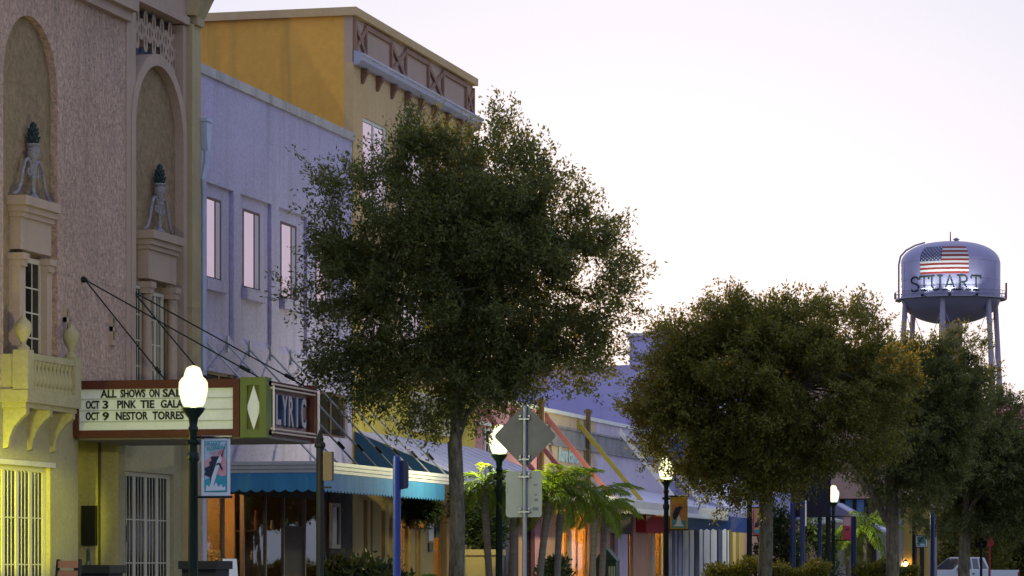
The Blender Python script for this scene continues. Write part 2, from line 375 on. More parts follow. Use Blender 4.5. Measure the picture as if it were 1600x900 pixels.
# ------------------------------------------------------------------ theatre
T = thing('theatre_building', 'mauve stucco theatre with arched niches and a small balcony', 'building', (-1, -6, 0))
AL0, AL1 = -8.91, -6.71                     # left niche
ZSP = 9.08
up = [(-16, 4.15), (-3.67, 4.15), (-3.67, 12.6), (-16, 12.6)]
MB().wall(up, [arch(AL0, AL1, 4.30, ZSP)], 0.0, 0.32).build('wall', STUCCO, T)
EN0, EN1 = -5.83, -4.01                     # entrance recess
low = [(-16, 0), (EN0, 0), (EN0, 3.75), (EN1, 3.75), (EN1, 0), (-3.67, 0), (-3.67, 4.15), (-16, 4.15)]
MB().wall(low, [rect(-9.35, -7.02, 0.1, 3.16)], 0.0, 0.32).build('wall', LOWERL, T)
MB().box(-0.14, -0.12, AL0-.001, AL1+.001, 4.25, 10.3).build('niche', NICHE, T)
# right bay
RB = -0.10; RC = -2.08; RR = 1.19
MB().wall([(-3.67, 3.9), (-0.15, 3.9), (-0.15, 12.6), (-3.67, 12.6)],
          [arch(RC-RR-.17, RC+RR+.17, 4.3, ZSP) ], RB-.16, 0.2).build('wall', TRIM, T)
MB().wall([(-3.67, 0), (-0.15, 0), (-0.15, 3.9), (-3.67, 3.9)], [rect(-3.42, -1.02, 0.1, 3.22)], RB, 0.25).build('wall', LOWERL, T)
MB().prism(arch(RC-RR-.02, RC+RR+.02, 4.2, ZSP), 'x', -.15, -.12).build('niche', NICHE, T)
# archivolt ring
n = 24; ring = MB()
outer = [(RC-(RR+.20), 4.3)] + [(RC+(RR+.20)*math.cos(math.pi*(n-i)/n), ZSP+(RR+.20)*math.sin(math.pi*(n-i)/n)) for i in range(n+1)] + [(RC+RR+.20, 4.3)]
inner = [(RC+RR, 4.3)] + [(RC+RR*math.cos(math.pi*i/n), ZSP+RR*math.sin(math.pi*i/n)) for i in range(n+1)] + [(RC-RR, 4.3)]
ring.prism(outer + inner, 'x', -0.25, 0.04); ring.build('archivolt', TRIM, T)
# frame strips beside the bay
MB().box(-.3, 0.02, -3.669, -3.24, 3.9, 12.6).build('pilaster', TRIM, T)
MB().box(-.3, 0.0, -0.80, -0.60, 3.9, 11.2).build('pilaster', TRIM, T)
# pierced lattice over the arch
lat = MB(); cw, chh = 0.205, 0.36
def cell(y, z, w, h, x, d):
    k = 12; base = len(lat.v)
    sq = []
    for i in range(k):
        t = 2*math.pi*i/k; c, s = math.cos(t), math.sin(t); q = max(abs(c), abs(s)); sq.append((y + c/q*w/2, z + s/q*h/2))
    ho = [(y + math.cos(2*math.pi*i/k)*w*(.25 if i % 3 else .20), z + math.sin(2*math.pi*i/k)*h*(.24 if i % 3 else .32)) for i in range(k)]
    lat.v += [(x, *p) for p in sq] + [(x, *p) for p in ho] + [(x-d, *p) for p in ho]
    for i in range(k):
        j = (i+1) % k; lat.f.append((base+i, base+j, base+k+j, base+k+i)); lat.f.append((base+k+i, base+k+j, base+2*k+j, base+2*k+i))
for r in range(9):
    z = 11.03 - r * chh
    for c in range(13):
        y = -3.14 + c*cw
        zz = z - (chh/2 if c % 2 else 0)
        if math.hypot(y - RC, zz - ZSP) > RR + .34 and zz > 9.2 and y < -.8: cell(y, zz, cw, chh, -0.14, 0.10)
lat.build('lattice', TRIM, T)
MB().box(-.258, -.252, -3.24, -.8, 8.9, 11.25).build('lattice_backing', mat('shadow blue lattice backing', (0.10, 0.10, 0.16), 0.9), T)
# mouldings
MB().box(0, .10, -16, -3.60, 10.78, 10.95).box(0, .20, -16, -3.55, 10.95, 11.30).box(0, .26, -16, -3.55, 11.30, 11.42).build('moulding', TRIM, T)
MB().box(-.3, .06, -3.24, -.60, 11.22, 11.36).box(-.3, .02, -3.24, -.60, 11.36, 12.6).build('moulding', TRIM, T)
sp = MB()
for q in range(2):
    pts = []
    for i in range(22):
        t = i * 0.42; r = 0.22 - 0.0095*i; pts.append((0.23 + q*.01, -3.78 + r*math.cos(t) - q*.02, 11.42 + r*math.sin(t)))
    sp.path(pts, 0.035, 6)
sp.build('scroll', TRIM, T)
MB().box(0, .28, -4.2, -3.55, 11.42, 11.9).build('console', TRIM, T)
# corner pilaster with capital
MB().box(-.4, .10, -.60, -.14, 0, 11.25).build('corner_pilaster', mat('tan corner paint', (0.40, 0.32, 0.19), .8, .1, 1, bump=.2, stain=((.22,.18,.12),.4)), T)
MB().box(-.3, .16, -.50, -.13, 11.25, 11.4).prism([(-.3, 11.4), (.16, 11.4), (.34, 11.75), (-.3, 11.75)], 'y', -.66, -.10).box(-.3, .36, -.68, -.08, 11.75, 12.6).build('capital', MATS['tan corner paint'], T)
# rear block and parapet
MB().box(-20, -2.0, -16, -.15, 0, 12.4).build('rear_block', TRIM, T)
MB().box(-2.1, -.33, -16, -.15, 12.35, 12.6).build('roof', ROOFM, T)
MB().box(-2.1, -0.35, -.4, -.15, 0, 12.35).build('side_wall', TRIM, T); MB().box(-2.0, -0.325, -16, -15.7, 0, 12.35).build('side_wall', STUCCO, T)
# entrance recess
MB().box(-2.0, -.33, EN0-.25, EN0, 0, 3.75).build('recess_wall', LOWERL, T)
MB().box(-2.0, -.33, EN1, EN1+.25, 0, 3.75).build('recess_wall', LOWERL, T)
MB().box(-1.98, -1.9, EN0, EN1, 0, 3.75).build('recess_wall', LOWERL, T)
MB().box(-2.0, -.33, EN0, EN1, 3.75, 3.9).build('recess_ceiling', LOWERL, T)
MB().box(-.345, -.315, EN1-.04, EN1-.002, 0, 3.75).build('recess_post', BROWN, T)
MB().box(-.64, -.37, EN1-.06, EN1-.002, 1.95, 2.62).build('poster_case', BLACKP, T)
# doors
lights(T, 'door', -9.35, -7.02, 0.1, 3.16, -.07, 4, 3, 4, JOIN, DGLASS, .075, .020)
lights(T, 'door', -3.42, -1.02, 0.1, 3.22, -.17, 4, 3, 4, JOIN, DGLASS, .075, .020)
MB().box(0, .05, -9.5, -6.9, 3.16, 3.24).build('lintel', LOWER, T)
pq = MB().lathe([(.16, 0), (.16, .03), (.12, .05), (.0, .06)], 0, 0, 0, 16).build('plaque', BRONZEG, T); pq.rotation_euler = (0, math.pi/2, 0); pq.scale = (1.35, .75, 1); pq.location = Vector((RB+.005, -3.55, 2.15)) - T.location; pq.data.transform(Matrix.Translation(T.location))
# left wall vent slots
for yv in (S(102, .0), S(174, .0)):
    z = 5.55
    MB().box(0, .05, yv-.10, yv+.10, z-.27, z-.18).box(0, .05, yv-.10, yv+.10, z-.04, z+.04).box(0, .05, yv-.10, yv+.10, z+.18, z+.24).box(0, .05, yv-.10, yv-.06, z-.18, z+.18).box(0, .05, yv+.06, yv+.10, z-.18, z+.18).build('vent', TRIM, T)
    MB().box(.002, .012, yv-.06, yv+.06, z-.18, z+.18).build('vent_opening', BLACKP, T)

def aedicule(cy, xb, xf, zt, wide, tri):
    """window surround standing in a niche: sill, pilasters, entablature and the scrolled finial on top"""
    h = wide/2
    e = MB()
    e.box(xb, xf, cy-h, cy+h, zt-.14, zt).box(xb, xf-.05, cy-h+.04, cy+h-.04, zt-.24, zt-.14).box(xb, xf-.09, cy-h+.07, cy+h-.07, zt-.32, zt-.24)
    e.box(xb, xf-.13, cy-h+.10, cy+h-.10, zt-.82, zt-.32)
    e.build('entablature', TRIM, T)
    for sgn in (-1, 1):
        cyy = cy + sgn*(h-.17)
        m = MB(); m.box(xb, xf-.06, cyy-.13, cyy+.13, zt-.98, zt-.88).box(xb, xf-.09, cyy-.11, cyy+.11, zt-1.08, zt-.98).build('pilaster_capital', TRIM, T)
        if tri: MB().lathe([(.11, 4.3), (.11, 4.42), (.085, 4.5), (.088, 5.2), (.072, zt-1.2), (.10, zt-1.12), (.07, zt-1.09), (.12, zt-.99), (.12, zt-.97)], xf-.19, cyy, 0, 14).build('column', TRIM, T, smooth=True)
        else: MB().box(xb, xf-.13, cyy-.10, cyy+.10, 4.3, zt-1.08).build('pilaster', TRIM, T)
    # finial: scrolls, stem, urn and pine-cone
    cx = (xb+xf)/2 - .02; f = MB()
    for sgn in (-1, 1):
        pl_ = [(.76, .03), (.68, .035), (.58, .09), (.49, .20), (.43, .33), (.38, .44), (.31, .53), (.22, .57), (.13, .54), (.08, .46), (.09, .37), (.15, .33), (.20, .36), (.20, .42), (.16, .44)]
        f.path([(cx, cy + sgn*a, zt + b*1.1) for a, b in pl_], [.02] + [.026]*7 + [.026, .025, .024, .022, .02, .02, .016], 7)
    f.build('scroll_pediment', WHITEISH, T, smooth=True)
    MB().lathe([(.09, 0), (.09, .05), (.04, .1), (.03, .30), (.055, .34), (.03, .39), (.03, .48), (.05, .52), (.03, .56), (.05, .60), (.10, .70), (.108, .80), (.08, .83), (.11, .86), (.10, .88)], cx, cy, zt, 14).build('urn', WHITEISH, T, smooth=True)
    pc = MB()
    for k in range(5):
        z0 = zt + .88 + k*.065; r = [.08, .09, .08, .065, .04][k]
        pc.lathe([(r*.7, 0), (r, .03), (r*.6, .08)], cx, cy, z0, 9)
        for q in range(6):
            a = q*math.pi/3 + k*.5; pc.path([(cx+r*.8*math.cos(a), cy+r*.8*math.sin(a), z0), (cx+r*1.25*math.cos(a), cy+r*1.25*math.sin(a), z0+.05)], [.03, .01], 5)
    pc.build('pine_cone', BRONZEG, T, smooth=True)
WHITEISH = mat('pale grey finial paint', (0.27, 0.25, 0.29), .85, .3, 6, bump=.4, bscale=25, relief_shade=.3)
aedicule(-7.75, -.13, .19, 7.32, 1.45, False)
lights(T, 'window', -8.25, -7.25, 4.32, 6.42, -.05, 1, 3, 5, JOIN, DGLASS, .08, .024)
aedicule(-2.05, -.13, .20, 7.36, 1.60, True)
lights(T, 'window', -2.45, -1.65, 4.1, 6.35, -.06, 2, 3, 5, JOIN, DGLASS, .06, .022)
lights(T, 'window', -3.16, -2.72, 4.1, 6.40, -.06, 1, 3, 5, JOIN, DGLASS, .05, .022)
lights(T, 'window', -1.38, -.94, 4.1, 6.40, -.06, 1, 3, 5, JOIN, DGLASS, .05, .022)
# balcony
BY0, BY1, BX, BZ = -9.02, -6.82, .44, 4.10
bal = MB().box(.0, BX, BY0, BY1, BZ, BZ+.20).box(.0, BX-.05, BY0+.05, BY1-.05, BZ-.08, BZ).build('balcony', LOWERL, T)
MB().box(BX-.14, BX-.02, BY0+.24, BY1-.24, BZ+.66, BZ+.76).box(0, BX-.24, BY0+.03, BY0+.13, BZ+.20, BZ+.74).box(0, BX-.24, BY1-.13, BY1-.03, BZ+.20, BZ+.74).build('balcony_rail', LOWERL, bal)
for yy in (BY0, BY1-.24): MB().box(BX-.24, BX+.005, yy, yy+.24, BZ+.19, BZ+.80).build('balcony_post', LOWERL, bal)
b0 = None
for i in range(11):
    yy = BY0 + .24 + (i+.5)*(BY1-BY0-.48)/11
    if b0 is None:
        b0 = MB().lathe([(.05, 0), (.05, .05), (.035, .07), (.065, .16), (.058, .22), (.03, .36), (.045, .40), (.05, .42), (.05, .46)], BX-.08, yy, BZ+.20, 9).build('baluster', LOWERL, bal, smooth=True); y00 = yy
    else: share(b0, bal, (0, yy-y00, 0))
for yy in (BY0+.12, BY1-.12):
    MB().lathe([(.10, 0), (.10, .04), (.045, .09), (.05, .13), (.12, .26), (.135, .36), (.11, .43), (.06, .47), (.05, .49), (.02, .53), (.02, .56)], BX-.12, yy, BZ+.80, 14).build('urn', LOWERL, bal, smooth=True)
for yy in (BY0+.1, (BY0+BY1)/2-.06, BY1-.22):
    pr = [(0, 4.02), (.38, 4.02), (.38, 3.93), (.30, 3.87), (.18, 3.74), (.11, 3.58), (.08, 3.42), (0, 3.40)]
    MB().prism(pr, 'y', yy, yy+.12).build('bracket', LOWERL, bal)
# yellow lights left of the picture's edge: a bulkhead lamp under the balcony and an added floodlight on a post, aimed to yellow the wall
wl = thing('bulkhead_lamp', 'yellow bulkhead lamp on the theatre wall left of the doors', 'lamp', (0, -9.98, 3.2))
MB().box(0, .05, -10.08, -9.88, 3.08, 3.32).build('back_plate', DARKMET, wl)
MB().lathe([(.03, -.08), (.07, -.05), (.075, .05), (.03, .08)], .12, -9.98, 3.2, 12).build('lamp_glass', glow_glass('lit yellow lamp glass', (.9, 1.0, .0), 3.0), wl)
bulb(wl, (.13, -9.98, 3.2), 45, (.92, 1.0, .0), .05)
fl = thing('added_floodlight_post', 'narrow yellow floodlight added on a short post to yellow the theatre doors', 'floodlight', (2.2, -15.8, 0))
sp0 = Vector((2.2, -15.8, 2.6)); sax = (Vector((0, -9.5, 2.45)) - sp0).normalized()
MB().lathe([(.09, 0), (.09, .05), (.04, .08), (.04, 2.5)], 2.2, -15.8, 0, 12).build('post', DARKMET, fl, smooth=True)
MB().path([sp0 - sax*.22, sp0 - sax*.14, sp0 - sax*.02], [.06, .11, .11], 14).build('housing', DARKMET, fl, smooth=True)
MB().path([sp0 - sax*.015, sp0 - sax*.005], [.095, .095], 14).build('lens', emit('yellow floodlight lens', (.9, 1.0, .0), 6.0), fl)
l = bpy.data.lights.new('spot', 'SPOT'); l.energy = 2500; l.color = (.92, 1.0, .0); l.spot_size = math.radians(17); l.spot_blend = .5; l.shadow_soft_size = .08
lo = bpy.data.objects.new('spot', l); COL.objects.link(lo); lo.parent = fl; lo.location = sp0 + sax*.03 - org(fl); lo.rotation_euler = sax.to_track_quat('-Z', 'Y').to_euler()
# unseen light added in the entrance soffit to yellow the recess
pl = thing('added_soffit_light', 'small round light added in the theatre entrance ceiling', 'light', (-1.0, -5.0, 3.7))
MB().lathe([(.16, 0), (.18, .02), (.18, .05)], -1.0, -5.0, 3.69, 14).build('rim', DARKMET, pl)
MB().lathe([(.13, 0), (.15, .015)], -1.0, -5.0, 3.672, 14).build('lamp_glass', emit('dim yellow lens', (.95, 1.0, .0), 14.0), pl)
# ------------------------------------------------------------------ theatre marquee sign
MQ = thing('marquee_sign', 'theatre marquee with white letter board, green diamond panel and name panel', 'marquee', (0, -4.7, 3.66))
MY0, MY1, MX, MZ0, MZ1 = -6.0, -3.45, 3.28, 3.67, 4.58
MB().box(.03, MX-.17, MY0+.03, MY1-.03, MZ0+.02, MZ1-.02).build('body', mat('marquee body', (0.06, 0.035, 0.03), .7, .2, 2), MQ)
MB().box(.03, MX-.02, MY0+.02, MY1-.02, MZ0-.03, MZ0+.02).build('soffit', mat('marquee soffit', (0.16, 0.14, 0.13), .6, .2, 2), MQ)
bl0, bl1 = .10, X(365, MY0-.04)
fr = MB(); a0, a1 = .03, X(375, MY0-.05)
fr.box(a0, a1, MY0-.08, MY0+.03, MZ1-.13, MZ1+.01).box(a0, a1, MY0-.08, MY0+.03, MZ0, MZ0+.12).box(a0, bl0, MY0-.08, MY0+.03, MZ0+.12, MZ1-.13).box(bl1, a1, MY0-.08, MY0+.03, MZ0+.12, MZ1-.13)
fr.build('board_frame', MARRED, MQ)
MB().box(bl0, bl1, MY0-.03, MY0+.03, MZ0+.12, MZ1-.13).build('letter_board', BOARD, MQ)
rail = mat('letter rail', (0.42, 0.44, 0.40), .5, .1, 4)
def mz(py): return H(250, py, X(250, MY0-.05))
for py in (622, 640, 657.5): MB().box(bl0, bl1, MY0-.045, MY0-.029, mz(py)-.012, mz(py)+.006).build('letter_rail', rail, MQ)
for px0, px1, pt, pb, words in ((157, 201, 607, 619, 'ALL'),):
    pass
def words(px0, px1, pb, pt, w):
    y = MY0 - .045; text('lettering', w, BLACKP, MQ, (X(px0, y), y, mz(pb)), (1, 0, 0), (0, 0, 1), X(px1, y)-X(px0, y), mz(pt)-mz(pb), .01, .028)
words(157, 182, 620, 608, 'ALL'); words(188, 227, 620, 608, 'SHOWS'); words(233, 249, 620, 608, 'ON'); words(254, 292, 620, 608, 'SALE')
words(134, 155, 637, 625, 'OCT'); words(160, 169, 637, 625, '3'); words(183, 213, 637, 625, 'PINK'); words(219, 241, 637, 625, 'TIE'); words(251, 286, 637, 625, 'GALA')
words(134, 155, 655, 643, 'OCT'); words(160, 170, 655, 643, '9'); words(181, 231, 655, 643, 'NESTOR'); words(238, 287, 655, 643, 'TORRES')
# green diamond panel on the nose
g0, g1 = X(375, MY0-.08)+.005, MX
gp = MB(); gy = MY0-.09
gp.box(g0, g1, gy, MY0+.2, MZ1-.10, MZ1+.03).box(g0, g1, gy, MY0+.2, MZ0-.02, MZ0+.11).box(g0, g0+.11, gy, MY0+.2, MZ0+.11, MZ1-.10).box(g1-.11, g1, gy, MY0+.2, MZ0+.11, MZ1-.10)
gp.build('green_panel_frame', LIME, MQ)
MB().box(g0+.11, g1-.11, MY0-.04, MY0+.1, MZ0+.11, MZ1-.10).build('green_panel', OLIVE, MQ)
gc = (g0+g1)/2; gw = (g1-g0)/2-.10; zc = (MZ0+MZ1)/2
MB().prism([(gc, zc-.36), (gc+gw, zc), (gc, zc+.36), (gc-gw, zc)], 'y', MY0-.055, MY0-.041).build('diamond', BOARD, MQ)
# name panel facing the street
np_ = MB(); xf = MX
np_.box(xf-.16, xf, MY0+.06, MY1, MZ1-.10, MZ1-.02).box(xf-.16, xf, MY0+.06, MY1, MZ0+.02, MZ0+.10).box(xf-.16, xf+.03, MY1-.16, MY1, MZ0-.02, MZ1+.03)
np_.build('name_panel_frame', MARRED, MQ)
MB().box(xf-.13, xf-.11, MY0+.1, MY1-.16, MZ0+.10, MZ1-.10).build('name_panel', DUSKPINK, MQ)
for (za, zb) in ((MZ1-.13, MZ1-.13), (MZ0+.13, MZ0+.13)):
    MB().path([(xf+.015, MY0+.15, za), (xf+.015, MY1-.05, zb)], .018, 8).build('neon_tube', TUBE, MQ)
    MB().path([(xf+.03, MY0+.15, za+(.06 if za > zc else -.06)), (xf+.03, MY1-.05, za+(.06 if za > zc else -.06))], .016, 8).build('neon_tube', TUBE, MQ)
for yy in (MY0+.12, MY1-.03): MB().path([(xf+.06, yy, MZ0+.1), (xf+.06, yy, MZ1-.1)], .018, 8).build('neon_tube', TUBE, MQ)
LFACE = mat('faded letter face', (.46, .36, .36), .5, .12, 3)
for i, ch in enumerate('LYRIC'):
    y0 = MY0 + .42 + i*.335
    w = .07 if ch == 'I' else .26
    o = text('letter', ch, LETTERBLUE, MQ, (xf-.0, y0 + (.08 if ch == 'I' else 0), zc-.235), (0, 1, 0), (0, 0, 1), w, .47, .11, .02)
    text('letter_face', ch, LFACE, o, (xf+.006, y0 + (.08 if ch == 'I' else 0), zc-.235), (0, 1, 0), (0, 0, 1), w, .47, .004, .02)
ay1, ay2 = S(128), S(200, -.1)
for (ay, ax) in ((ay1, .0), (ay2, -.05)):
    an = MB().lathe([(.05, 0), (.05, .05), (.02, .09)], 0, 0, 0, 8).build('wall_anchor', DARKMET, MQ); an.data.transform(Matrix.Translation(MQ.location)); an.rotation_euler = (0, math.pi/2, 0); an.location = Vector((ax, ay, 6.26)) - MQ.location
    for xe in (1.45, 3.12):
        MB().path([(ax+.05, ay, 6.26), (xe, ay+.05, MZ1-.01)], .013, 6).build('tie_rod', DARKMET, MQ)
        q = .86; pm = Vector((ax+.05, ay, 6.26)).lerp(Vector((xe, ay+.05, MZ1)), q); pe = Vector((ax+.05, ay, 6.26)).lerp(Vector((xe, ay+.05, MZ1)), q+.05)
        MB().path([pm, pe], .034, 6).build('turnbuckle', DARKMET, MQ)

MGLASS2 = mat('shaded tinted window glass', (0.20, 0.15, 0.17), 0.08, 0.05, 1.5, metal=1.0)  # shadow on the second sash put into a darker glass colour
# ------------------------------------------------------------------ lavender building
G = thing('lavender_building', 'lavender stucco two storey building with three tall mirrored windows', 'building', (-1, 4.8, 0))
GZ = 10.48
bays = [(0.10, 1.97), (2.37, 4.22), (4.68, 6.50), (6.95, 8.80)]
cler = [(0.45, 2.2), (2.4, 4.3), (4.5, 6.6), (7.35, 9.3)]
hs = [rect(a, b, 5.75, 8.57) for a, b in bays] + [rect(a, b, 4.25, 5.15) for a, b in cler]
MB().wall([(-.05, 3.5), (9.62, 3.5), (9.62, GZ), (-.05, GZ)], hs, 0.0, .14).build('wall', LAV, G)
for i, (a, b) in enumerate(bays):
    c = (a+b)/2 - .1; w0, w1 = c-.5, c+.5
    MB().wall(rect(a-.06, b+.06, 5.69, 8.63), [rect(w0, w1, 6.83, 8.33)], -.07, .12).build('recessed_panel', LAV, G)
    MB().prism([(-.075, 5.75), (0.0, 5.75), (-.075, 5.90)], 'y', a+.002, b-.002).build('splay', LAV, G)
    w = MB(); x = -.06; fw = .05
    w.box(x-.07, x, w0, w0+fw, 6.83, 8.33).box(x-.07, x, w1-fw, w1, 6.83, 8.33).box(x-.07, x, w0+fw, w1-fw, 8.33-fw, 8.33).box(x-.07, x, w0+fw, w1-fw, 6.83, 6.83+fw).box(x-.07, x, w0+.64, w0+.69, 6.83+fw, 8.33-fw)
    wo_ = w.build('window', BROWNFR, G)
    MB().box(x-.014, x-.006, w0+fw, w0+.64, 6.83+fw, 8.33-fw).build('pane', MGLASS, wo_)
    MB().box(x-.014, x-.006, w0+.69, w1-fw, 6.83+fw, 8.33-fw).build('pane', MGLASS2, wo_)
    MB().box(-.12, .05, w0-.08, w1+.12, 6.62, 6.83).build('sill', LAV, wo_)
for a, b in cler: lights(G, 'clerestory_window', a, b, 4.25, 5.15, -.06, 2, 1, 1, BROWNFR, DGLASS, .05)
MB().box(-.28, .05, -.05, 9.66, GZ, GZ+.17).build('coping', LAVCAP, G)
MB().box(-.32, -.16, -.05, 9.62, 3.5, GZ).build('backing', LAVCAP, G) if False else None
MB().box(-16, -4.4, 0, 9.62, 0, GZ-.3).build('rear_block', LAV, G)
MB().box(-4.4, -.15, 0, 9.6, 9.7, 9.9).build('roof', ROOFM, G)
MB().box(-4.4, -.3, 0, 9.6, 5.3, 5.5).build('upper_floor', ROOFM, G)
MB().box(-.7, -.62, 0, 9.6, 5.5, 9.7).build('inner_wall', ROOFM, G)
# conductor head and downpipe
pp = MB(); yp = S(320, .12); 
pp.prism([(yp-.13, 9.6), (yp+.13, 9.6), (yp+.12, 9.36), (yp+.06, 9.08), (yp-.06, 9.08), (yp-.12, 9.36)], 'x', .02, .20)
pp.build('conductor_head', PIPE, G)
MB().box(.0, .22, yp-.15, yp+.15, 9.58, 9.64).build('conductor_rim', PIPE, G)
yq = .02
MB().path([(.15, yp, 9.1), (.15, yp, 8.85), (.13, yp-.12, 8.55), (.10, yq, 8.3), (.10, yq, 8.0), (.10, yq, 3.6)], .055, 8).build('downpipe', PIPE, G, smooth=True)
MB().path([(.10, .02, 3.2), (.10, .02, 0)], .055, 8).build('downpipe', PIPE, G, smooth=True)
# ground floor
bx('stone_pier', STONE, G, -.15, .02, .12, .42, 0, 3.5); bx('stone_pier', STONE, G, -.2, .03, 7.95, 9.55, 0, 3.5)
MB().box(-.15, 0, .42, 7.95, 2.95, 3.5).build('transom_beam', BROWN, G)
MB().box(-.14, -.02, .42, 1.5, 0, .35).box(-.14, -.02, 2.75, 5.15, 0, .3).build('stall_riser', BROWN, G)
def pane(parent, y0, y1, z0, z1, x, m=None): return MB().box(x-.008, x, y0, y1, z0, z1).build('shop_window', m or SHOPGL, parent)
ALUF = mat('bronze shopfront frame', (0.16, 0.13, 0.12), .4, .1, 3, metal=.5)
for yy in (1.52, 2.68, 4.0, 5.12, 6.5, 7.85): MB().box(-.11, -.03, yy-.03, yy+.03, .0, 2.95).build('mullion', ALUF, G)
pane(G, .45, 1.49, .35, 2.95, -.06); pane(G, 2.71, 3.97, .3, 2.95, -.06); pane(G, 4.03, 5.09, .3, 2.95, -.06); pane(G, 5.15, 6.47, .1, 2.95, -.10); pane(G, 6.53, 7.82, .3, 2.95, -.06)
MB().box(-.09, -.06, 5.2, 6.42, .1, 2.4).build('door', BROWN, G)
MB().box(-4.3, -4.2, .1, 9.6, 0, 3.5).build('shop_back_wall', mat('warm shop wall', (0.24, 0.15, 0.075), .9, .2, 1.0), G)
MB().box(-4.3, -.15, .1, 9.6, -.02, .02).build('shop_floor', WOOD, G)
MB().box(-4.3, -.15, .05, 9.6, 3.3, 3.5).build('shop_ceiling', mat('shop ceiling', (0.5, 0.42, 0.3), .9), G)
MB().box(-4.2, -.3, 2.9, 3.0, 0, 3.3).build('shop_partition', MATS['warm shop wall'], G)
cb = thing('display_dresser', 'warm timber dresser inside the lavender building shop window', 'dresser', (-1.0, 2.3, 0))
MB().box(-1.9, -.5, 2.45, 2.85, .02, .9).build('carcase', WOOD, cb)
MB().box(-1.95, -.45, 2.40, 2.86, .9, .95).build('worktop', WOOD, cb)
for zz in (.35, .62): MB().box(-1.8, -.6, 2.43, 2.449, zz-.10, zz+.10).build('drawer', WOOD, cb)
fb = thing('flower_vase', 'vase of dried flowers on the shop dresser', 'vase', (-.75, 2.62, .95))
MB().lathe([(.05, 0), (.09, .08), (.05, .2), (.06, .24)], -.75, 2.62, .95, 12).build('vase_body', REDTRIM, fb)
rng = random.Random(5); st = MB()
for k in range(26):
    a, b = rng.uniform(-.5, .5), rng.uniform(-.5, .5); st.path([(-.75, 2.62, 1.17), (-.75+a*.25, 2.62+b*.25, 1.5), (-.75+a*.6, 2.62+b*.5, 1.55+rng.uniform(.0, .3))], .006, 4)
    st.lathe([(.01, 0), (.05, .03), (.01, .06)], -.75+a*.6, 2.62+b*.5, 1.55+rng.uniform(.0, .3), 6)
st.build('stems', mat('dried flowers', (.25, .12, .05), .9, .3, 5), fb)
# warm ceiling lamps inside
WARM = emit('warm shop lamp', (1.0, .55, .16), 20.0)
def shop_lamp(x, y, z, m, label, r=.12, watts=40, col=(1.0, .55, .18)):
    t = thing('ceiling_lamp', label, 'lamp', (x, y, z))
    MB().lathe([(.02, .2), (.02, .12), (r, .10), (r, .08)], x, y, z, 12).build('rim', DARKMET, t)
    MB().lathe([(.0, 0), (r*.7, .02), (r*.95, .08)], x, y, z, 12).build('lamp_glass', m, t); bulb(t, (x, y, z-.06), watts, col, .06); return t
shop_lamp(-1.2, 1.6, 3.08, WARM, 'warm ceiling lamp over the dresser in the lavender shop', watts=60, col=(1.0, .55, .16))
shop_lamp(-2.2, 5.9, 3.08, emit('dim shop lamp', (1.0, .60, .2), 14.0), 'dim ceiling lamp deep inside the lavender shop', watts=18, col=(1.0, .62, .25))
MB().box(-4.2, -.25, 9.5, 9.58, 0, 3.4).build('shop_side_wall', mat('dark shop panelling', (.075, .05, .035), .7, .3, 2.5), G)
ds_ = thing('display_shelf', 'dark shelf unit with vases inside the lavender shop', 'shelf', (-1.0, 6.0, 0))
for zz in (.5, 1.1, 1.7, 2.3): MB().box(-1.7, -.35, 6.9, 7.2, zz, zz+.03).build('shelf_board', BROWN, ds_)
for xx in (-1.72, -.35): MB().box(xx, xx+.04, 6.9, 7.2, 0, 2.7).build('upright', BROWN, ds_)
vr = random.Random(8)
for k in range(14):
    zz = (.53, 1.13, 1.73, 2.33)[k % 4]; xx = -1.5 + .085*k; hv = vr.uniform(.18, .4); rv = vr.uniform(.04, .08)
    vm_ = mat('shop ware %d' % (k % 5), ((.4, .3, .2), (.1, .25, .3), (.5, .45, .35), (.35, .1, .06), (.12, .2, .08))[k % 5], .4, .2, 6)
    tag(MB().lathe([(rv*.6, 0), (rv, hv*.4), (rv*.5, hv*.8), (rv*.7, hv)], xx, 7.02, zz, 12).build('vase', vm_, None, smooth=True, origin=(xx, 7.02, zz)), '%s vase on the %s board of the dark shop shelf' % (('tan', 'blue grey', 'cream', 'rust red', 'dark green')[k % 5], ('lowest', 'second lowest', 'third', 'topmost')[k % 4]), 'vase', 'vases on the shop shelf')
# notice board on the stone pier
nb = thing('notice_board', 'pale framed notice board on the dark stone pier', 'notice board', (.05, 8.5, 2.0))
y0, y1 = S(517, .07), S(531, .07); z0, z1 = H(524, 857, .07), H(524, 786, .07)
fb2 = MB(); fb2.box(.03, .09, y0, y0+.08, z0, z1).box(.03, .09, y1-.08, y1, z0, z1).box(.03, .09, y0+.08, y1-.08, z1-.08, z1).box(.03, .09, y0+.08, y1-.08, z0, z0+.08); fb2.build('frame', JOIN, nb)
MB().box(.03, .06, y0+.08, y1-.08, z0+.08, z1-.08).build('panel', DGLASS, nb)

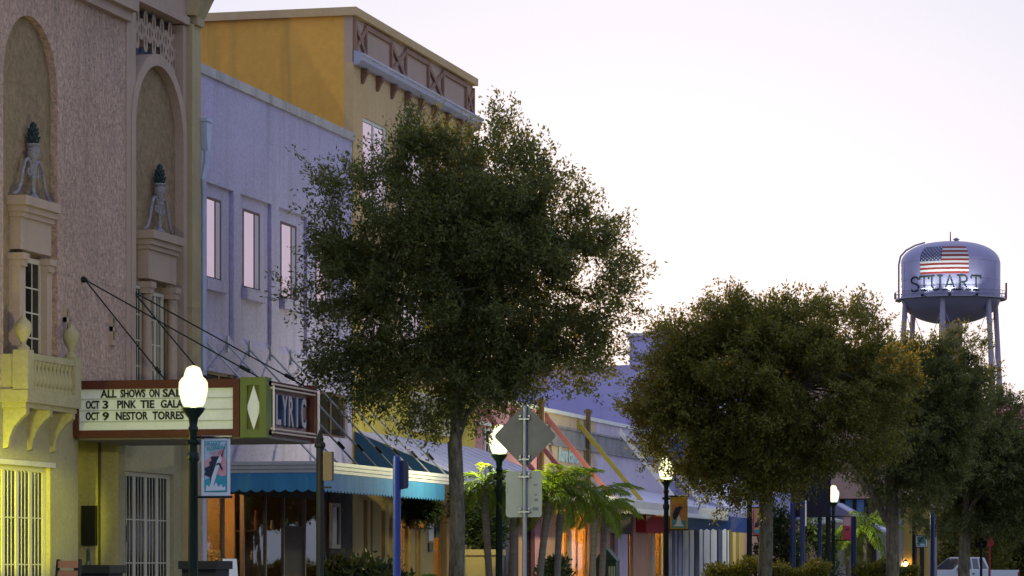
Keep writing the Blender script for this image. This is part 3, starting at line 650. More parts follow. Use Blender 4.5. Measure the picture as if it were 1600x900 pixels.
# teal canopy on rods
CN = thing('teal_canopy', 'flat canopy with white fascia and teal scalloped valance hung on rods', 'canopy', (1.1, 4.8, 3.3))
CX, CY0, CY1 = 2.27, .12, 9.45
MB().box(.06, CX-.04, CY0+.04, CY1-.04, 3.30, 3.42).build('deck', ROOFM, CN)
fa = MB(); 
for (za, zb, o) in ((3.28, 3.34, .0), (3.345, 3.41, .02), (3.415, 3.48, .04)):
    fa.box(.06, CX+o, CY0-o, CY0+.05, za, zb).box(CX-.05, CX+o, CY0+.05, CY1, za, zb)
fa.build('fascia', FASCIA, CN)
def scallop_y(x0, x1, y, zt, zb, pitch, th=.012, amp=.05):
    n = max(1, round((x1-x0)/pitch)); P = [(x0, zt), (x1, zt)]
    for i in range(n, 0, -1):
        for k in range(4): t = k/4; P.append((x0 + (i-t)*(x1-x0)/n, zb - amp*math.sin(math.pi*t)))
    P.append((x0, zb)); return MB().prism(P, 'y', y, y+th)
def scallop_x(y0, y1, x, zt, zb, pitch, th=.012, amp=.05):
    n = max(1, round((y1-y0)/pitch)); P = [(y0, zt), (y1, zt)]
    for i in range(n, 0, -1):
        for k in range(4): t = k/4; P.append((y0 + (i-t)*(y1-y0)/n, zb - amp*math.sin(math.pi*t)))
    P.append((y0, zb)); return MB().prism(P, 'x', x-th, x)
scallop_y(.08, CX-.02, CY0+.0, 3.275, 2.98, .21).build('valance', TEAL, CN)
scallop_x(CY0+.02, CY1-.8, CX-.01, 3.275, 2.98, .21).build('valance', TEAL, CN)
rod0 = None
for i in range(8):
    yy = .32 + i*1.27
    if yy > 9.3: break
    if rod0 is None:
        rod0 = MB().path([(.02, yy, 5.68), (CX-.12, yy, 3.47)], .02, 6).build('rod', GALV, CN)
        tb = MB().path([(CX-.52, yy, 3.93), (CX-.40, yy, 3.80)], .03, 6).build('turnbuckle', DARKMET, rod0)
        wp = MB().box(.0, .03, yy-.04, yy+.04, 5.55, 5.85).build('wall_plate', GALV, rod0); r0y = yy
    else:
        r = share(rod0, CN, (0, yy-r0y, 0)); share(tb, r); share(wp, r)

# ------------------------------------------------------------------ ochre building
O = thing('ochre_building', 'tall ochre building with red crossed frieze and silver cornice', 'building', (-1, 14.7, 0))
OY0, OY1, OZ = 9.70, 19.75, 13.12
ow = [(10.4, 12.25), (13.4, 15.25), (16.4, 18.25)]
hs = [rect(a, b, 9.2, 11.1) for a, b in ow] + [rect(a, b, 6.0, 7.7) for a, b in ow]
MB().wall([(OY0, 3.6), (OY1, 3.6), (OY1, 12.15), (OY0, 12.15)], hs, 0, .2).build('wall', OCHREF, O)
MB().box(-.2, -.02, OY0, OY1, 12.15, OZ).build('frieze', FRIEZE, O)
MB().box(-14, -.2, OY0, OY0+.3, 0, OZ).build('side_wall', OCHRE, O)
MB().box(-14, -5, OY0+.3, OY1, 0, OZ-.4).build('rear_block', OCHRE, O)
MB().box(-5, -.2, OY1-.3, OY1, 0, OZ).build('side_wall', OCHRE, O)
MB().box(-5, -.2, OY0+.3, OY1-.3, 12.4, 12.6).build('roof', ROOFM, O)
MB().box(-.8, -.7, OY0+.3, OY1-.3, 3.6, 12.4).build('inner_wall', ROOFM, O)
MB().box(-14.1, .09, OY0-.10, OY0+.3, OZ, OZ+.17).box(-.3, .09, OY0+.3, OY1+.1, OZ, OZ+.17).build('coping', OCHREF, O)
for a, b in ow:
    for z0, z1 in ((9.2, 11.1), (6.0, 7.7)): lights(O, 'window', a, b, z0, z1, -.03, 2, 1, 1, WHITE, MGLASS, .07)
fz = [S(553), S(572), S(610), S(634), S(668), S(692), S(727), OY1-.02]
def strip(ya, za, yb, zb, w=.10, x0=-.02, x1=.03):
    d = Vector((0, yb-ya, zb-za)); L = d.length; d.normalize(); nn = Vector((0, -d.z, d.y)) * w/2
    P = [(ya+nn.y, za+nn.z), (yb+nn.y, zb+nn.z), (yb-nn.y, zb-nn.z), (ya-nn.y, za-nn.z)]
    return MB().prism(P, 'x', x0, x1)
STRIPM = mat('dull red frieze strips', (0.31, 0.175, 0.13), .75, .15, 2.5)
for i in range(0, 8, 2):
    a, b = fz[i]+.04, fz[i+1]-.04
    strip(a, 12.38, b, 12.98).build('cross_strip', STRIPM, O); strip(a, 12.98, b, 12.38, x1=.036).build('cross_strip', STRIPM, O)
    for yy in (a, b): strip(yy, 12.32, yy, 13.05, .08, x1=.042).build('upright_strip', STRIPM, O)
    if i < 6: strip(fz[i+1]+.0, 13.02, fz[i+2], 13.02, .10).build('top_strip', STRIPM, O)
co = MB(); prof = [(0, 12.10), (.10, 12.10), (.14, 12.16), (.17, 12.20), (.18, 12.28), (.21, 12.30), (.21, 12.34), (0, 12.40)]
co.prism(prof, 'y', OY0+.02, OY1+.18); co.build('cornice', CORNICE, O)
c0 = None
for i in range(9):
    yy = OY0 + .55 + i*1.13
    if c0 is None: c0 = MB().prism([(0, 12.09), (.15, 12.09), (.14, 12.0), (.09, 11.93), (.05, 11.82), (0, 11.78)], 'y', yy, yy+.14).build('corbel', REDTRIM, O); cy0 = yy
    else: share(c0, O, (0, yy-cy0, 0))
# second-floor sill band and balcony grille
MB().box(0, .08, OY0, OY1, 8.7, 8.85).build('string_course', OCHREF, O)
YEL = mat('lemon wall', (0.62, 0.48, 0.08), .9, .12, 1.0, bump=.3, stain=((.4,.32,.1),.4))
MB().box(0.0, .03, OY0+.02, OY1, 3.62, 5.6).build('lemon_band', YEL, O)
gy0, gy1 = S(640, .05), S(702, .05)
g = MB().box(.03, .10, gy0, gy1, 5.42, 5.5).box(.03, .10, gy0, gy1, 4.6, 4.68).build('grille', JOIN, O)
b0 = None
for i in range(16):
    yy = gy0 + .1 + i*(gy1-gy0-.2)/15
    if b0 is None: b0 = MB().box(.045, .085, yy-.03, yy+.03, 4.68, 5.42).build('slat', JOIN, g); y00 = yy
    else: share(b0, g, (0, yy-y00, 0))
MB().box(.031, .04, gy0, gy1, 4.68, 5.42).build('grille_back', DGLASS, g)
# ground floor
PALE = mat('buff shopfront paint', (0.46, 0.34, 0.14), .8, .12, 1.2, bump=.2, stain=((.25,.2,.1),.4))
MB().box(-.3, 0, OY0, OY1, 3.0, 3.6).build('shop_beam', PALE, O)
MB().box(-3, -2.9, OY0+.3, OY1-.3, 0, 3.6).build('shop_back_wall', PALE, O)
MB().box(-3, -.02, OY0+.3, OY1-.3, 3.3, 3.5).build('shop_ceiling', PALE, O)
for a, b in ((548, 566), (572, 577), (580, 594), (600, 606), (612, 622), (640, 647), (655, 676), (696, 704), (722, 741)):
    MB().box(-.11, .03, S(a), S(b), 0, 3.0).build('pier', PALE, O)
for a, b, z0 in ((606, 612, .4), (622, 640, .9), (647, 655, .2), (676, 696, .9), (704, 722, .5)):
    lights(O, 'shop_window', S(a), S(b), z0, 3.0, -.1, 1, 2, 2, PALE, SHOPGL, .06)
    MB().box(-.25, -.02, S(a), S(b), 0, z0).build('stall_riser', PALE, O)
MB().box(-.2, -.12, S(566), S(572), 0, 3.0).box(-.2, -.12, S(577), S(580), 0, 3.0).box(-.2, -.12, S(594), S(600), 0, 3.0).build('door', WOOD, O)
for (a, b, za, zb, m) in ((669.5, 677, 805, 845, WHITE), (670, 676, 848, 862, BRONZEG), (680, 687, 806, 840, DARKMET)):
    y0, y1 = S(a, .05), S(b, .05); MB().box(.03, .06, y0, y1, H(a, zb, .05), H(a, za, .05)).build('menu_board', m, O)
shop_lamp(-1.5, 12.6, 3.05, MATS['dim shop lamp'], 'dim ceiling lamp inside the ochre building shop')
shop_lamp(-1.2, 17.2, 3.05, MATS['dim shop lamp'], 'dim ceiling lamp behind the tree trunk in the ochre shop')

# navy and lavender sloped awning
AW = thing('sloped_awning', 'lavender sloped awning with navy end panel on the ochre building', 'awning', (1, 14.8, 3.5))
zt, zb = 4.44, 3.58; ax = 2.08
MB().prism([(.04, zt), (ax, zb), (ax, zb-.03), (.04, zt-.03)], 'y', 9.74, 20.0).build('canvas', SEAM, AW)
MB().prism([(.04, zt-.02), (ax-.01, zb-.02), (ax-.01, 3.52), (.04, 3.52)], 'y', 9.68, 9.735).build('end_panel', NAVY, AW)
scallop_x(9.74, 20.0, ax+.012, zb, 3.22, .25).build('valance', SEAM, AW)
for i in range(11):
    yy = 9.9 + i
    MB().prism([(.05, zt+.004), (ax-.01, zb+.004), (ax-.01, zb+.022), (.05, zt+.022)], 'y', yy, yy+.025).build('seam', SEAM, AW)

# ------------------------------------------------------------------ pink, cream and mauve shops
def low_shop(name, label, y0, y1, zt, m, mcap):
    B = thing(name, label, 'building', (-1, (y0+y1)/2, 0))
    MB().box(-.3, 0, y0, y1, 3.4, zt).build('wall', m, B)
    MB().box(-.36, .06, y0, y1, zt, zt+.10).build('coping', mcap, B)
    MB().box(-14, -5, y0, y1, 0, zt-.3).build('rear_block', m, B)
    MB().box(-5, -.3, y0, y1, zt-.7, zt-.5).build('roof', ROOFM, B)
    return B
PINK = mat('pink stucco', (0.60, 0.28, 0.33), .9, .12, 1, bump=.4, stain=((.4,.2,.24),.4))
CREAM = mat('cream stucco', (0.58, 0.44, 0.30), .9, .12, 1, bump=.4, stain=((.36,.28,.2),.5))
MAUVE = mat('pale mauve stucco', (0.58, 0.50, 0.64), .9, .12, 1, bump=.4, stain=((.36,.33,.4),.5))
GREYB = mat('grey concrete band', (0.28, 0.27, 0.29), .9, .25, 1.5, bump=.4, stain=((.12,.12,.12),.5))
PB = low_shop('pink_shop', 'low pink stucco shop behind the diamond sign', 19.8, 26.6, 5.66, PINK, WHITE)
CB = low_shop('cream_shop', 'low cream shop with script sign and warm lit windows', 26.62, 33.4, 5.66, CREAM, WHITE)
MS = low_shop('mauve_shop', 'low pale mauve shop beside the cream shop', 33.42, 44.3, 5.66, MAUVE, WHITE)
for B, a, b in ((CB, 26.75, 33.4), (MS, 33.42, 44.3)): MB().box(.0, .05, a, b, 4.85, 5.28).box(0, .09, a, b, 5.28, 5.33).box(0, .08, a, b, 4.80, 4.85).build('band', GREYB, B)
RUST = mat('rust brown post', (0.13, 0.085, 0.035), .7, .2, 3)
for B, px in ((CB, 846), (CB, 919)):
    yy = S(px, .1); MB().box(.06, .15, yy-.10, yy+.10, 3.5, 5.95).box(.02, .18, yy-.16, yy+.16, 5.84, 5.92).build('post', RUST, B)
# small shuttered window and box on the pink wall
wa, wb = S(757, .03), S(770, .03)
lights(PB, 'window', wa, wb, 4.25, 4.95, .05, 1, 2, 2, WHITE, DGLASS, .05)
MB().box(0, .05, 20.2, 26.6, 5.02, 5.10).build('band', WHITE, PB)
# raised script sign
LB = mat('pale blue sign letters', (.45, .62, .70), .5, .05, 3)
text('lettering', 'Rare Earth', LB, CB, (.05, S(874, .05), H(890, 722, .05)), (0, 1, 0), (0, 0, 1), S(905, .05)-S(874, .05), .42, .03, .015, slant=.15)
# ground floors
PEACH = mat('peach paint', (0.55, 0.32, 0.22), .85, .12, 1, bump=.2)
def shop_front(B, cols, z=3.4, xb=-.09):
    for a, b, m in cols: MB().box(xb, .02, a, b, 0, z).build('pier', m, B)
shop_front(PB, [(19.85, 20.4, PINK), (22.0, 22.4, PEACH), (24.2, 24.6, PEACH), (26.0, 26.58, PINK)])
for a, b in ((20.4, 22.0), (22.4, 24.2), (24.6, 26.0)):
    lights(PB, 'shop_window', a, b, .8, 3.2, -.08, 1, 2, 2, BROWN, DGLASS, .06); MB().box(-.28, -.02, a, b, 0, .8).build('stall_riser', PEACH, PB); MB().box(-.28, -.02, a, b, 3.2, 3.4).build('shop_beam', PEACH, PB)
shop_front(CB, [(26.64, 28.5, PEACH), (30.05, 30.3, JOIN), (32.5, 33.38, PEACH)])
lights(CB, 'shop_window', 28.5, 30.05, .1, 3.3, -.06, 1, 1, 1, WOOD, SHOPGL, .05); lights(CB, 'shop_window', 30.3, 32.5, .1, 3.3, -.06, 2, 1, 1, WOOD, SHOPGL, .05)
AMBER = mat('amber painted room', (0.62, 0.38, 0.10), .9, .12, .8)
MB().box(-4, -3.9, 26.7, 33.3, 0, 3.4).build('shop_back_wall', AMBER, CB)
MB().box(-4, -.3, 33.2, 33.3, 0, 3.4).build('shop_side_wall', AMBER, CB); MB().box(-4, -.3, 26.7, 26.8, 0, 3.4).build('shop_side_wall', AMBER, CB)
MB().box(-4, -.06, 26.7, 33.3, 3.35, 3.45).build('shop_ceiling', AMBER, CB); MB().box(-4, -.05, 26.7, 33.3, -.01, .015).build('shop_floor', WOOD, CB)
for (x, y, w_) in ((-1.2, 29.4, 'first'), (-1.2, 31.6, 'second')): shop_lamp(x, y, 3.0, emit('amber shop lamp', (1.0, .48, .08), 55.0), '%s bright amber lamp from the palms inside the cream shop' % w_, .18, 110, (1.0, .56, .14))
shop_front(MS, [(33.44, 35.3, PEACH), (36.4, 37.8, MAUVE), (38.6, 40.9, PEACH), (41.5, 41.9, JOIN), (43.6, 44.28, JOIN)])
MB().box(-.28, -.1, 35.3, 36.4, 0, 3.4).build('door', REDTRIM, MS); MB().box(-.2, -.1, 37.8, 38.6, 0, 3.4).build('door', DGLASS, MS)
lights(MS, 'shop_window', 40.9, 41.5, .1, 3.3, -.06, 1, 1, 1, JOIN, SHOPGL, .04); lights(MS, 'shop_window', 41.9, 43.6, .1, 3.3, -.06, 1, 1, 1, JOIN, SHOPGL, .06)
MB().box(-2.5, -2.4, 38.6, 44.2, 0, 3.4).build('shop_back_wall', AMBER, MS); MB().box(-2.5, -.3, 44.1, 44.2, 0, 3.4).build('shop_side_wall', AMBER, MS); MB().box(-2.5, -.06, 38.6, 44.2, 3.35, 3.45).build('shop_ceiling', AMBER, MS)
MB().box(-2.5, -.3, 38.6, 38.7, 0, 3.4).build('shop_side_wall', AMBER, MS)
shop_lamp(-1.0, 42.0, 3.0, MATS['amber shop lamp'], 'bright amber lamp inside the mauve shop', .16, 70, (1.0, .56, .14))
pt_ = thing('potted_plant', 'broad leaved potted plant inside the amber lit window', 'plant', (-.75, 31.6, 0))
MB().lathe([(.14, .02), (.2, .45), (.22, .5), (.18, .5)], -.75, 31.6, 0, 12).build('pot', REDTRIM, pt_)
lf = MB()
for k in range(11):
    a = k*2.4; r_ = .25 + .03*k; z_ = .9 + .12*k; c = Vector((-.75, 31.6, .5)); e = Vector((-.75 + r_*math.cos(a), 31.6 + r_*math.sin(a), z_)); dd = (e-c); sd = dd.cross(Vector((0, 0, 1))).normalized()*.13
    m_ = c.lerp(e, .75) + Vector((0, 0, .1)); lf.add([c.lerp(e, .45), m_ + sd, e + Vector((0, 0, .12)), m_ - sd], [(0, 1, 2, 3)]); lf.path([c, c.lerp(e, .45)], .012, 4)
lf.build('leaves', mat('broad leaf', (.05, .14, .03), .5, .2, 4), pt_)
# dark fascia sign and red sign under the canopy
tag(MB().box(.02, .10, S(942, .06), S(985, .06), 2.55, 3.15).build('fascia_sign', BROWN, None, origin=(.06, 36, 2.8)), 'dark brown fascia sign board under the white fringed awning', 'sign')
tag(MB().box(.0, .33, S(1008, .3), S(1046, .3), 2.62, 3.12).build('fascia_sign', mat('red sign paint', (.42, .03, .03), .6, .1, 2), None, origin=(.3, 41, 2.8)), 'red fascia sign board behind the second lit lamp post', 'sign')

# white fringed awning over cream/mauve
WA = thing('fringed_awning', 'long pale canopy with white fringe below diagonal struts', 'awning', (1, 37, 3.3))
wx, wy0, wy1 = 1.85, 29.9, 44.25
MB().prism([(.06, 3.85), (wx, 3.36), (wx, 3.33), (.06, 3.82)], 'y', wy0, wy1).build('canvas', SEAM, WA)
MB().prism([(.06, 3.80), (wx-.01, 3.33), (wx-.01, 3.12), (.06, 3.12)], 'y', wy0, wy0+.02).build('end_panel', FASCIA, WA)
MB().box(wx-.005, wx+.02, wy0, wy1, 3.14, 3.36).build('fascia', FASCIA, WA)
scallop_x(wy0, wy1, wx+.035, 3.16, 3.07, .16, amp=.05).build('fringe', WHITE, WA); scallop_y(.06, wx, wy0-.012, 3.14, 3.06, .16).build('fringe', WHITE, WA)
# pink canopy under the pink shop
PA = thing('pink_canopy', 'shallow green grey canopy over the pink shop front', 'canopy', (1, 23, 3.3))
MB().box(.06, 1.85, 20.1, 29.8, 3.22, 3.42).build('deck', FASCIA, PA)
# diagonal struts
SPK = mat('dull pink strut paint', (.36, .13, .14), .7, .15, 2)
YG = mat('yellow green strut paint', (.30, .26, .045), .6, .12, 2)
for y, m, lab in ((S(747), SPK, 'pink diagonal canopy strut half hidden by the lamp globe'), (S(800), SPK, 'pink diagonal canopy strut behind the diamond sign'), (S(853), SPK, 'pink diagonal canopy strut beside the script sign'), (S(903), YG, 'yellow green diagonal canopy strut'), (S(968), WHITE, 'white diagonal strut ending beside the second lit lamp'), (S(1010), WHITE, 'white diagonal strut nearest the blue building')):
    t = thing('canopy_strut', lab, 'strut', (.1, y, 5.5), 'diagonal canopy struts')
    MB().prism([(.02, 5.60), (.02, 5.42), (1.70, 3.42 if y < 29.9 else 3.41), (1.84, 3.42 if y < 29.9 else 3.40)], 'y', y-.07, y+.07).build('beam', m, t)
    MB().box(.0, .04, y-.13, y+.13, 5.34, 5.62).build('wall_plate', m, t)

# ------------------------------------------------------------------ blue building beyond
BLUE = mat('periwinkle blue wall', (0.36, 0.38, 0.74), .9, .08, .6, bump=.2, stain=((.26,.28,.5),.3))
BB = thing('blue_building', 'blue walled building rising behind the low shops', 'building', (-1, 51, 0))
bz = 7.95
MB().box(-16, -.3, 44.4, 44.7, 0, bz).build('side_wall', BLUE, BB)
MB().box(-.3, 0, 44.4, 58, 3.3, bz).build('wall', BLUE, BB)
MB().box(-1.3, .02, 44.39, 45.1, bz, bz+.9).build('parapet', BLUE, BB)
MB().box(-1.4, .1, 44.3, 45.2, bz+.9, bz+1.0).build('parapet_cap', SEAM, BB)
MB().box(-16, -.3, 44.7, 58, 3.3, bz-.3).build('rear_block', BLUE, BB)
PW = mat('pale slate shopfront paint', (0.40, 0.41, 0.52), .7, .1, 1.5, bump=.1)
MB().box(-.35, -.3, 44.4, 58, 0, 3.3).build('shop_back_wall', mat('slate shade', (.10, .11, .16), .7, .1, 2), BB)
for a, b in ((1046, 1049), (1054, 1057), (1060, 1064), (1066, 1075), (1077, 1083.5), (1092, 1097), (1099, 1108), (1110, 1119), (1128, 1134), (1136, 1138)):
    MB().box(-.3, .02, S(a), S(b), 0, 3.3).build('pier', PW, BB)
for a, b in ((1083.5, 1092), (1108, 1110), (1119, 1128), (1097, 1099)): MB().box(-.2, -.12, S(a), S(b), .25, 3.2).build('door', DGLASS, BB)
for a, b in ((1144, 1149), (1154, 1162)): MB().box(-.3, .02, S(a), S(b), 0, 3.3).build('pier', PALE, BB)
for i in range(3): lights(BB, 'window', 46+i*4, 48+i*4, 5, 6.8, .04, 2, 1, 2, WHITE, DGLASS, .08)
BA = thing('blue_awning', 'blue striped awning hanging low past the white fringe', 'awning', (1, 48, 3.2))
BLC = mat('blue canvas', (.03, .10, .38), .8, .12, 2, bump=.2)
MB().prism([(.04, 3.9), (1.95, 3.15), (1.95, 3.12), (.04, 3.87)], 'y', 44.4, 49.0).build('canvas', BLC, BA)
MB().prism([(.04, 3.85), (1.94, 3.12), (1.94, 3.05), (.04, 3.05)], 'y', 44.36, 44.39).build('end_panel', BLC, BA)
scallop_y(.04, 1.95, 44.35, 3.06, 2.78, .2).build('valance', BLC, BA); scallop_x(44.4, 49, 1.965, 3.14, 2.72, .2).build('valance', BLC, BA)
for i in range(9): MB().prism([(.05, 3.905), (1.95, 3.155), (1.95, 3.165), (.05, 3.915)], 'y', 44.5+i*.5, 44.72+i*.5).build('stripe', SEAM, BA)
UA = thing('upper_awning', 'dark blue awning over an upper window behind the second lit lamp', 'awning', (.4, 47, 5.2))
MB().prism([(.02, 5.6), (.9, 4.9), (.9, 4.6), (.02, 4.6)], 'y', 44.6, 48.2).build('canvas', BLC, UA)
# ------------------------------------------------------------------ buildings at the far end
TANW = mat('tan rendered wall', (0.34, 0.22, 0.17), .9, .1, .8, bump=.2)
E1 = thing('tan_corner_building', 'tan building end wall behind the lit lamp under the oaks', 'building', (-4, 84, 0))
ex0, ex1 = X(1180, 84), X(1372, 84)
MB().box(ex0-6, ex1, 84, 110, 4.55, 10.5).build('wall', TANW, E1)
MB().box(ex0-6, ex1-.3, 84.4, 110, 0, 4.55).build('ground_floor', mat('shaded shop wall', (.22, .20, .20), .8, .2, 1), E1)
MB().box(X(1318, 84), X(1356, 84), 84.3, 84.39, 3.1, 4.5).build('shop_window', mat('blue shop window', (.10, .22, .42), .2, .2, 2), E1)
for px in (1316, 1334, 1352): MB().box(X(px, 84)-.08, X(px, 84)+.08, 84.2, 84.3, 0, 4.5).build('mullion', DARKMET, E1)
MB().box(ex1-.45, ex1-.1, 84.1, 84.5, 0, 4.6).build('pier', BROWN, E1)
FA = thing('striped_awning', 'long sloped striped awning dropping behind the bent oak limb', 'awning', (1, 83, 3))
xa, xb2 = X(1312, 83), X(1384, 83)
MB().prism([(xa, hz(785, 137)), (xb2, hz(827, 137)), (xb2, hz(831, 137)), (xa, hz(789, 137))], 'y', 81.5, 84).build('canvas', SEAM, FA)
MB().prism([(xa, hz(788, 137)), (xb2, hz(830, 137)), (xb2, hz(834, 137)), (xa, hz(834, 137))], 'y', 81.45, 81.5).build('end_panel', mat('grey striped canvas', (.20, .18, .26), .8, .15, 2), FA)
FA2 = thing('flat_awning', 'white edged low awning between the blue poles', 'awning', (0, 74, 3))
xa, xb2 = X(1225, 74), X(1298, 74)
MB().prism([(xa, 3.95), (xb2, 3.5), (xb2, 3.4), (xa, 3.4)], 'y', 74, 79).build('canvas', mat('cream striped canvas', (.5, .5, .42), .8, .2, 2), FA2)
MB().box(xa, xb2+.1, 73.9, 73.98, 3.3, 3.5).build('fringe', WHITE, FA2)
SH = thing('corner_shop', 'dim low shop with lit doorway behind the hedge', 'building', (-6, 76, 0))
MB().box(-16, X(1300, 78), 78, 84, 0, 3.5).build('wall', mat('dim taupe wall', (.24, .2, .18), .9, .2, 1), SH)
MB().box(-16, -.2, 58.5, 84, 3.5, 4.6).build('fascia', BLUE, SH)
MB().box(-16, -.3, 58.5, 78, 0, 3.5).build('wall', PEACH, SH)
for k, px in enumerate((1204, 1216, 1262, 1276, 1288)): MB().box(X(px, 78)-.2, X(px, 78)+.25, 77.9, 77.99, 0, 2.6).build('door', DGLASS if k % 2 else BROWN, SH)
bp = thing('hoarding', 'bright blue board on a post between the oak trunk and the pole', 'hoarding', (X(1222, 70), 70, 2))
MB().box(X(1213, 70), X(1232, 70), 70, 70.1, 2.9, 5.6).build('board', mat('bright blue canvas', (.10, .20, .55), .8, .15, 1.5, bump=.3), bp)
MB().path([(X(1222, 70), 70.05, 0), (X(1222, 70), 70.05, 2.9)], .05, 8).build('post', BLUEPAINT, bp)
# yellow shop with lit porch lamps
d = 150.0
YS = thing('yellow_shop', 'small yellow shop with porch lamps left of the pickup', 'building', (*at(1418, d), 0))
def cbox(parent, name, m, px0, px1, d0, dep, z0, z1):
    """box turned square to the far cross street (seen nearly face-on)"""
    a = Vector((*at(px0, d0), 0)); b = Vector((*at(px1, d0), 0)); f = FWD * dep
    P = [a, b, b + f, a + f]; mb = MB()
    mb.add([(p.x, p.y, z0) for p in P] + [(p.x, p.y, z1) for p in P], [(0,3,2,1),(4,5,6,7),(0,1,5,4),(1,2,6,5),(2,3,7,6),(3,0,4,7)])
    return mb.build(name, m, parent)
cbox(YS, 'wall', mat('yellow shop wall', (.42, .30, .08), .9, .15, 1), 1385, 1452, d, 8, 0, 4.6)
cbox(YS, 'roof', ROOFM, 1380, 1456, d-.4, 9, 4.6, 4.9)
cbox(YS, 'door', BROWN, 1426, 1433, d-.05, .05, 0, 2.6); cbox(YS, 'door', DGLASS, 1437, 1444, d-.05, .05, 0, 2.6)
for px in (1403, 1415):
    t = thing('porch_lamp', 'small glowing porch lamp %s on the yellow shop' % ('beside the thick oak trunk' if px == 1403 else 'nearer the door'), 'lamp', (*at(px, d-.3), 1.6))
    MB().lathe([(.05, 0), (.12, .06), (.12, .3), (.04, .36)], *at(px, d-.3), 1.45, 8).build('lamp_glass', emit('porch lamp', (1.0, .6, .2), 14), t)
    MB().lathe([(.14, .36), (.02, .48)], *at(px, d-.3), 1.45, 8).build('cap', DARKMET, t); MB().path([(*at(px, d-.3), 0), (*at(px, d-.3), 1.45)], .03, 6).build('post', DARKMET, t)
# tile-roofed building at the right edge
d = 165.0
rz_ = MB().box(-60, 60, 0, 14, -.3, .06).build('road', ASPH); rz_['kind'] = 'structure'; rz_.location = (*at(1500, 160), 0); rz_.rotation_euler = (0, 0, TH)
d = 190.0
TR = thing('tile_roof_building', 'shaded building with red clay tile roof at the right edge', 'building', (*at(1600, d), 0))
cbox(TR, 'wall', mat('dusky pink render', (.38, .30, .29), .9, .12, 1), 1535, 1760, d, 12, 3.2, 9.4)
cbox(TR, 'ground_floor', mat('dim storefront', (.16, .15, .15), .6, .2, 1), 1535, 1760, d+.4, 11, 0, 3.2)
cbox(TR, 'shop_window', DGLASS, 1582, 1640, d+.3, .1, .2, 2.7); cbox(TR, 'pier', MATS['dusky pink render'], 1572, 1580, d, .4, 0, 3.2)
cbox(TR, 'shop_window', DGLASS, 1545, 1568, d+.3, .1, .2, 2.7)
TILE = mat('clay tile', (.26, .10, .08), .8, .25, 6, bump=.2)
P0 = Vector((*at(1480, d-1), 0)); P1 = Vector((*at(1760, d-1), 0)); tw = (P1-P0).length; tdir = (P1-P0).normalized()
rows, cols = 9, 46
for r in range(rows):
    mb = MB()
    for c in range(cols):
        for k in range(4):
            a0, a1 = math.pi*k/4, math.pi*(k+1)/4; w = tw/cols
            f0, f1 = r/rows, (r+1.15)/rows
            def q(a, f): b = P0 + tdir*(c*w + w/2 - math.cos(a)*w*.46) + FWD*(f*5.0); return (b.x, b.y, 9.4 + f*1.9 + math.sin(a)*.12 + (0.05 if f == f0 else 0))
            mb.add([q(a0, f0), q(a1, f0), q(a1, f1), q(a0, f1)], [(0, 1, 2, 3)])
    mb.build('tile_course', TILE, TR)
cbox(TR, 'ridge', TILE, 1480, 1760, d+3.9, .5, 11.2, 11.4); cbox(TR, 'roof_deck', ROOFM, 1480, 1760, d+4.5, 8, 9.0, 11.1); cbox(TR, 'eave', WHITE, 1480, 1760, d-1.1, .12, 9.2, 9.42)
cbox(TR, 'canopy', MATS['dusky pink render'], 1546, 1760, d-2.5, 2.5, 2.95, 3.6)

# ------------------------------------------------------------------ water tower
D = 500.0; wx_, wy_ = at(1485, D)
WT = thing('water_tower', 'silver water tower with painted flag and town name above the trees', 'water tower', (wx_, wy_, 0))
TANKM = mat('silver tank paint', (0.31, 0.275, 0.45), .36, .10, .15, metal=.5, fine=.03, stain=((.30, .26, .38), .5))
LEGM = mat('lavender tower steel', (0.36, 0.33, 0.43), .55, .08, .2)
R = 7.7; zs0, zs1, ztop, zbot = hz(468, D), hz(412, D), hz(378, D), hz(507, D)
prof = []
for i in range(13): t = i/12*math.pi/2; prof.append((R*math.sin(t)+.001, zs0 - (zs0-zbot)*math.cos(t)))
prof.append((R, (zs0+zs1)/2))
for i in range(15): t = i/14*math.pi/2; prof.append((R*math.cos(t)**.8+.001 if i < 14 else .001, zs1 + (ztop-zs1)*math.sin(t)))
MB().lathe(prof, wx_, wy_, 0, 64).build('tank', TANKM, WT, smooth=True)
# directions round the tank: angle 0 = towards camera
tocam = math.atan2(-(wy_-CAMY), -(wx_-CAMX))
def onT(a, r, z): return (wx_ + r*math.cos(tocam + a), wy_ + r*math.sin(tocam + a), z)   # +a turns to the right as seen from the street
sm_ = MB()
for zz in (zs0+1.2, (zs0+zs1)/2, zs1): sm_.path([onT(2*math.pi*k/64, R+.005, zz) for k in range(65)], .025, 4)
for k in range(14): sm_.path([onT(2*math.pi*(k+.4)/14, R+.005, zs0), onT(2*math.pi*(k+.4)/14, R+.005, zs1)], .022, 4)
sm_.build('weld_seams', TANKM, WT)
cat = MB()
for k in range(64):
    a0, a1 = 2*math.pi*k/64, 2*math.pi*(k+1)/64
    P = [onT(a0, R-.05, zs0-.15), onT(a1, R-.05, zs0-.15), onT(a1, R+.95, zs0-.15), onT(a0, R+.95, zs0-.15)]
    cat.add(P + [(x, y, z+.18) for x, y, z in P], [(0,1,2,3),(4,5,6,7),(2,3,7,6),(0,1,5,4)])
cat.build('catwalk', LEGM, WT)
rr = MB()
for zz in (zs0+.55, zs0+1.1): rr.path([onT(2*math.pi*k/64, R+.9, zz) for k in range(65)], .045, 5)
for k in range(32): rr.path([onT(2*math.pi*k/32, R+.9, zs0), onT(2*math.pi*k/32, R+.9, zs0+1.1)], .04, 5)
rr.build('railing', LEGM, WT)
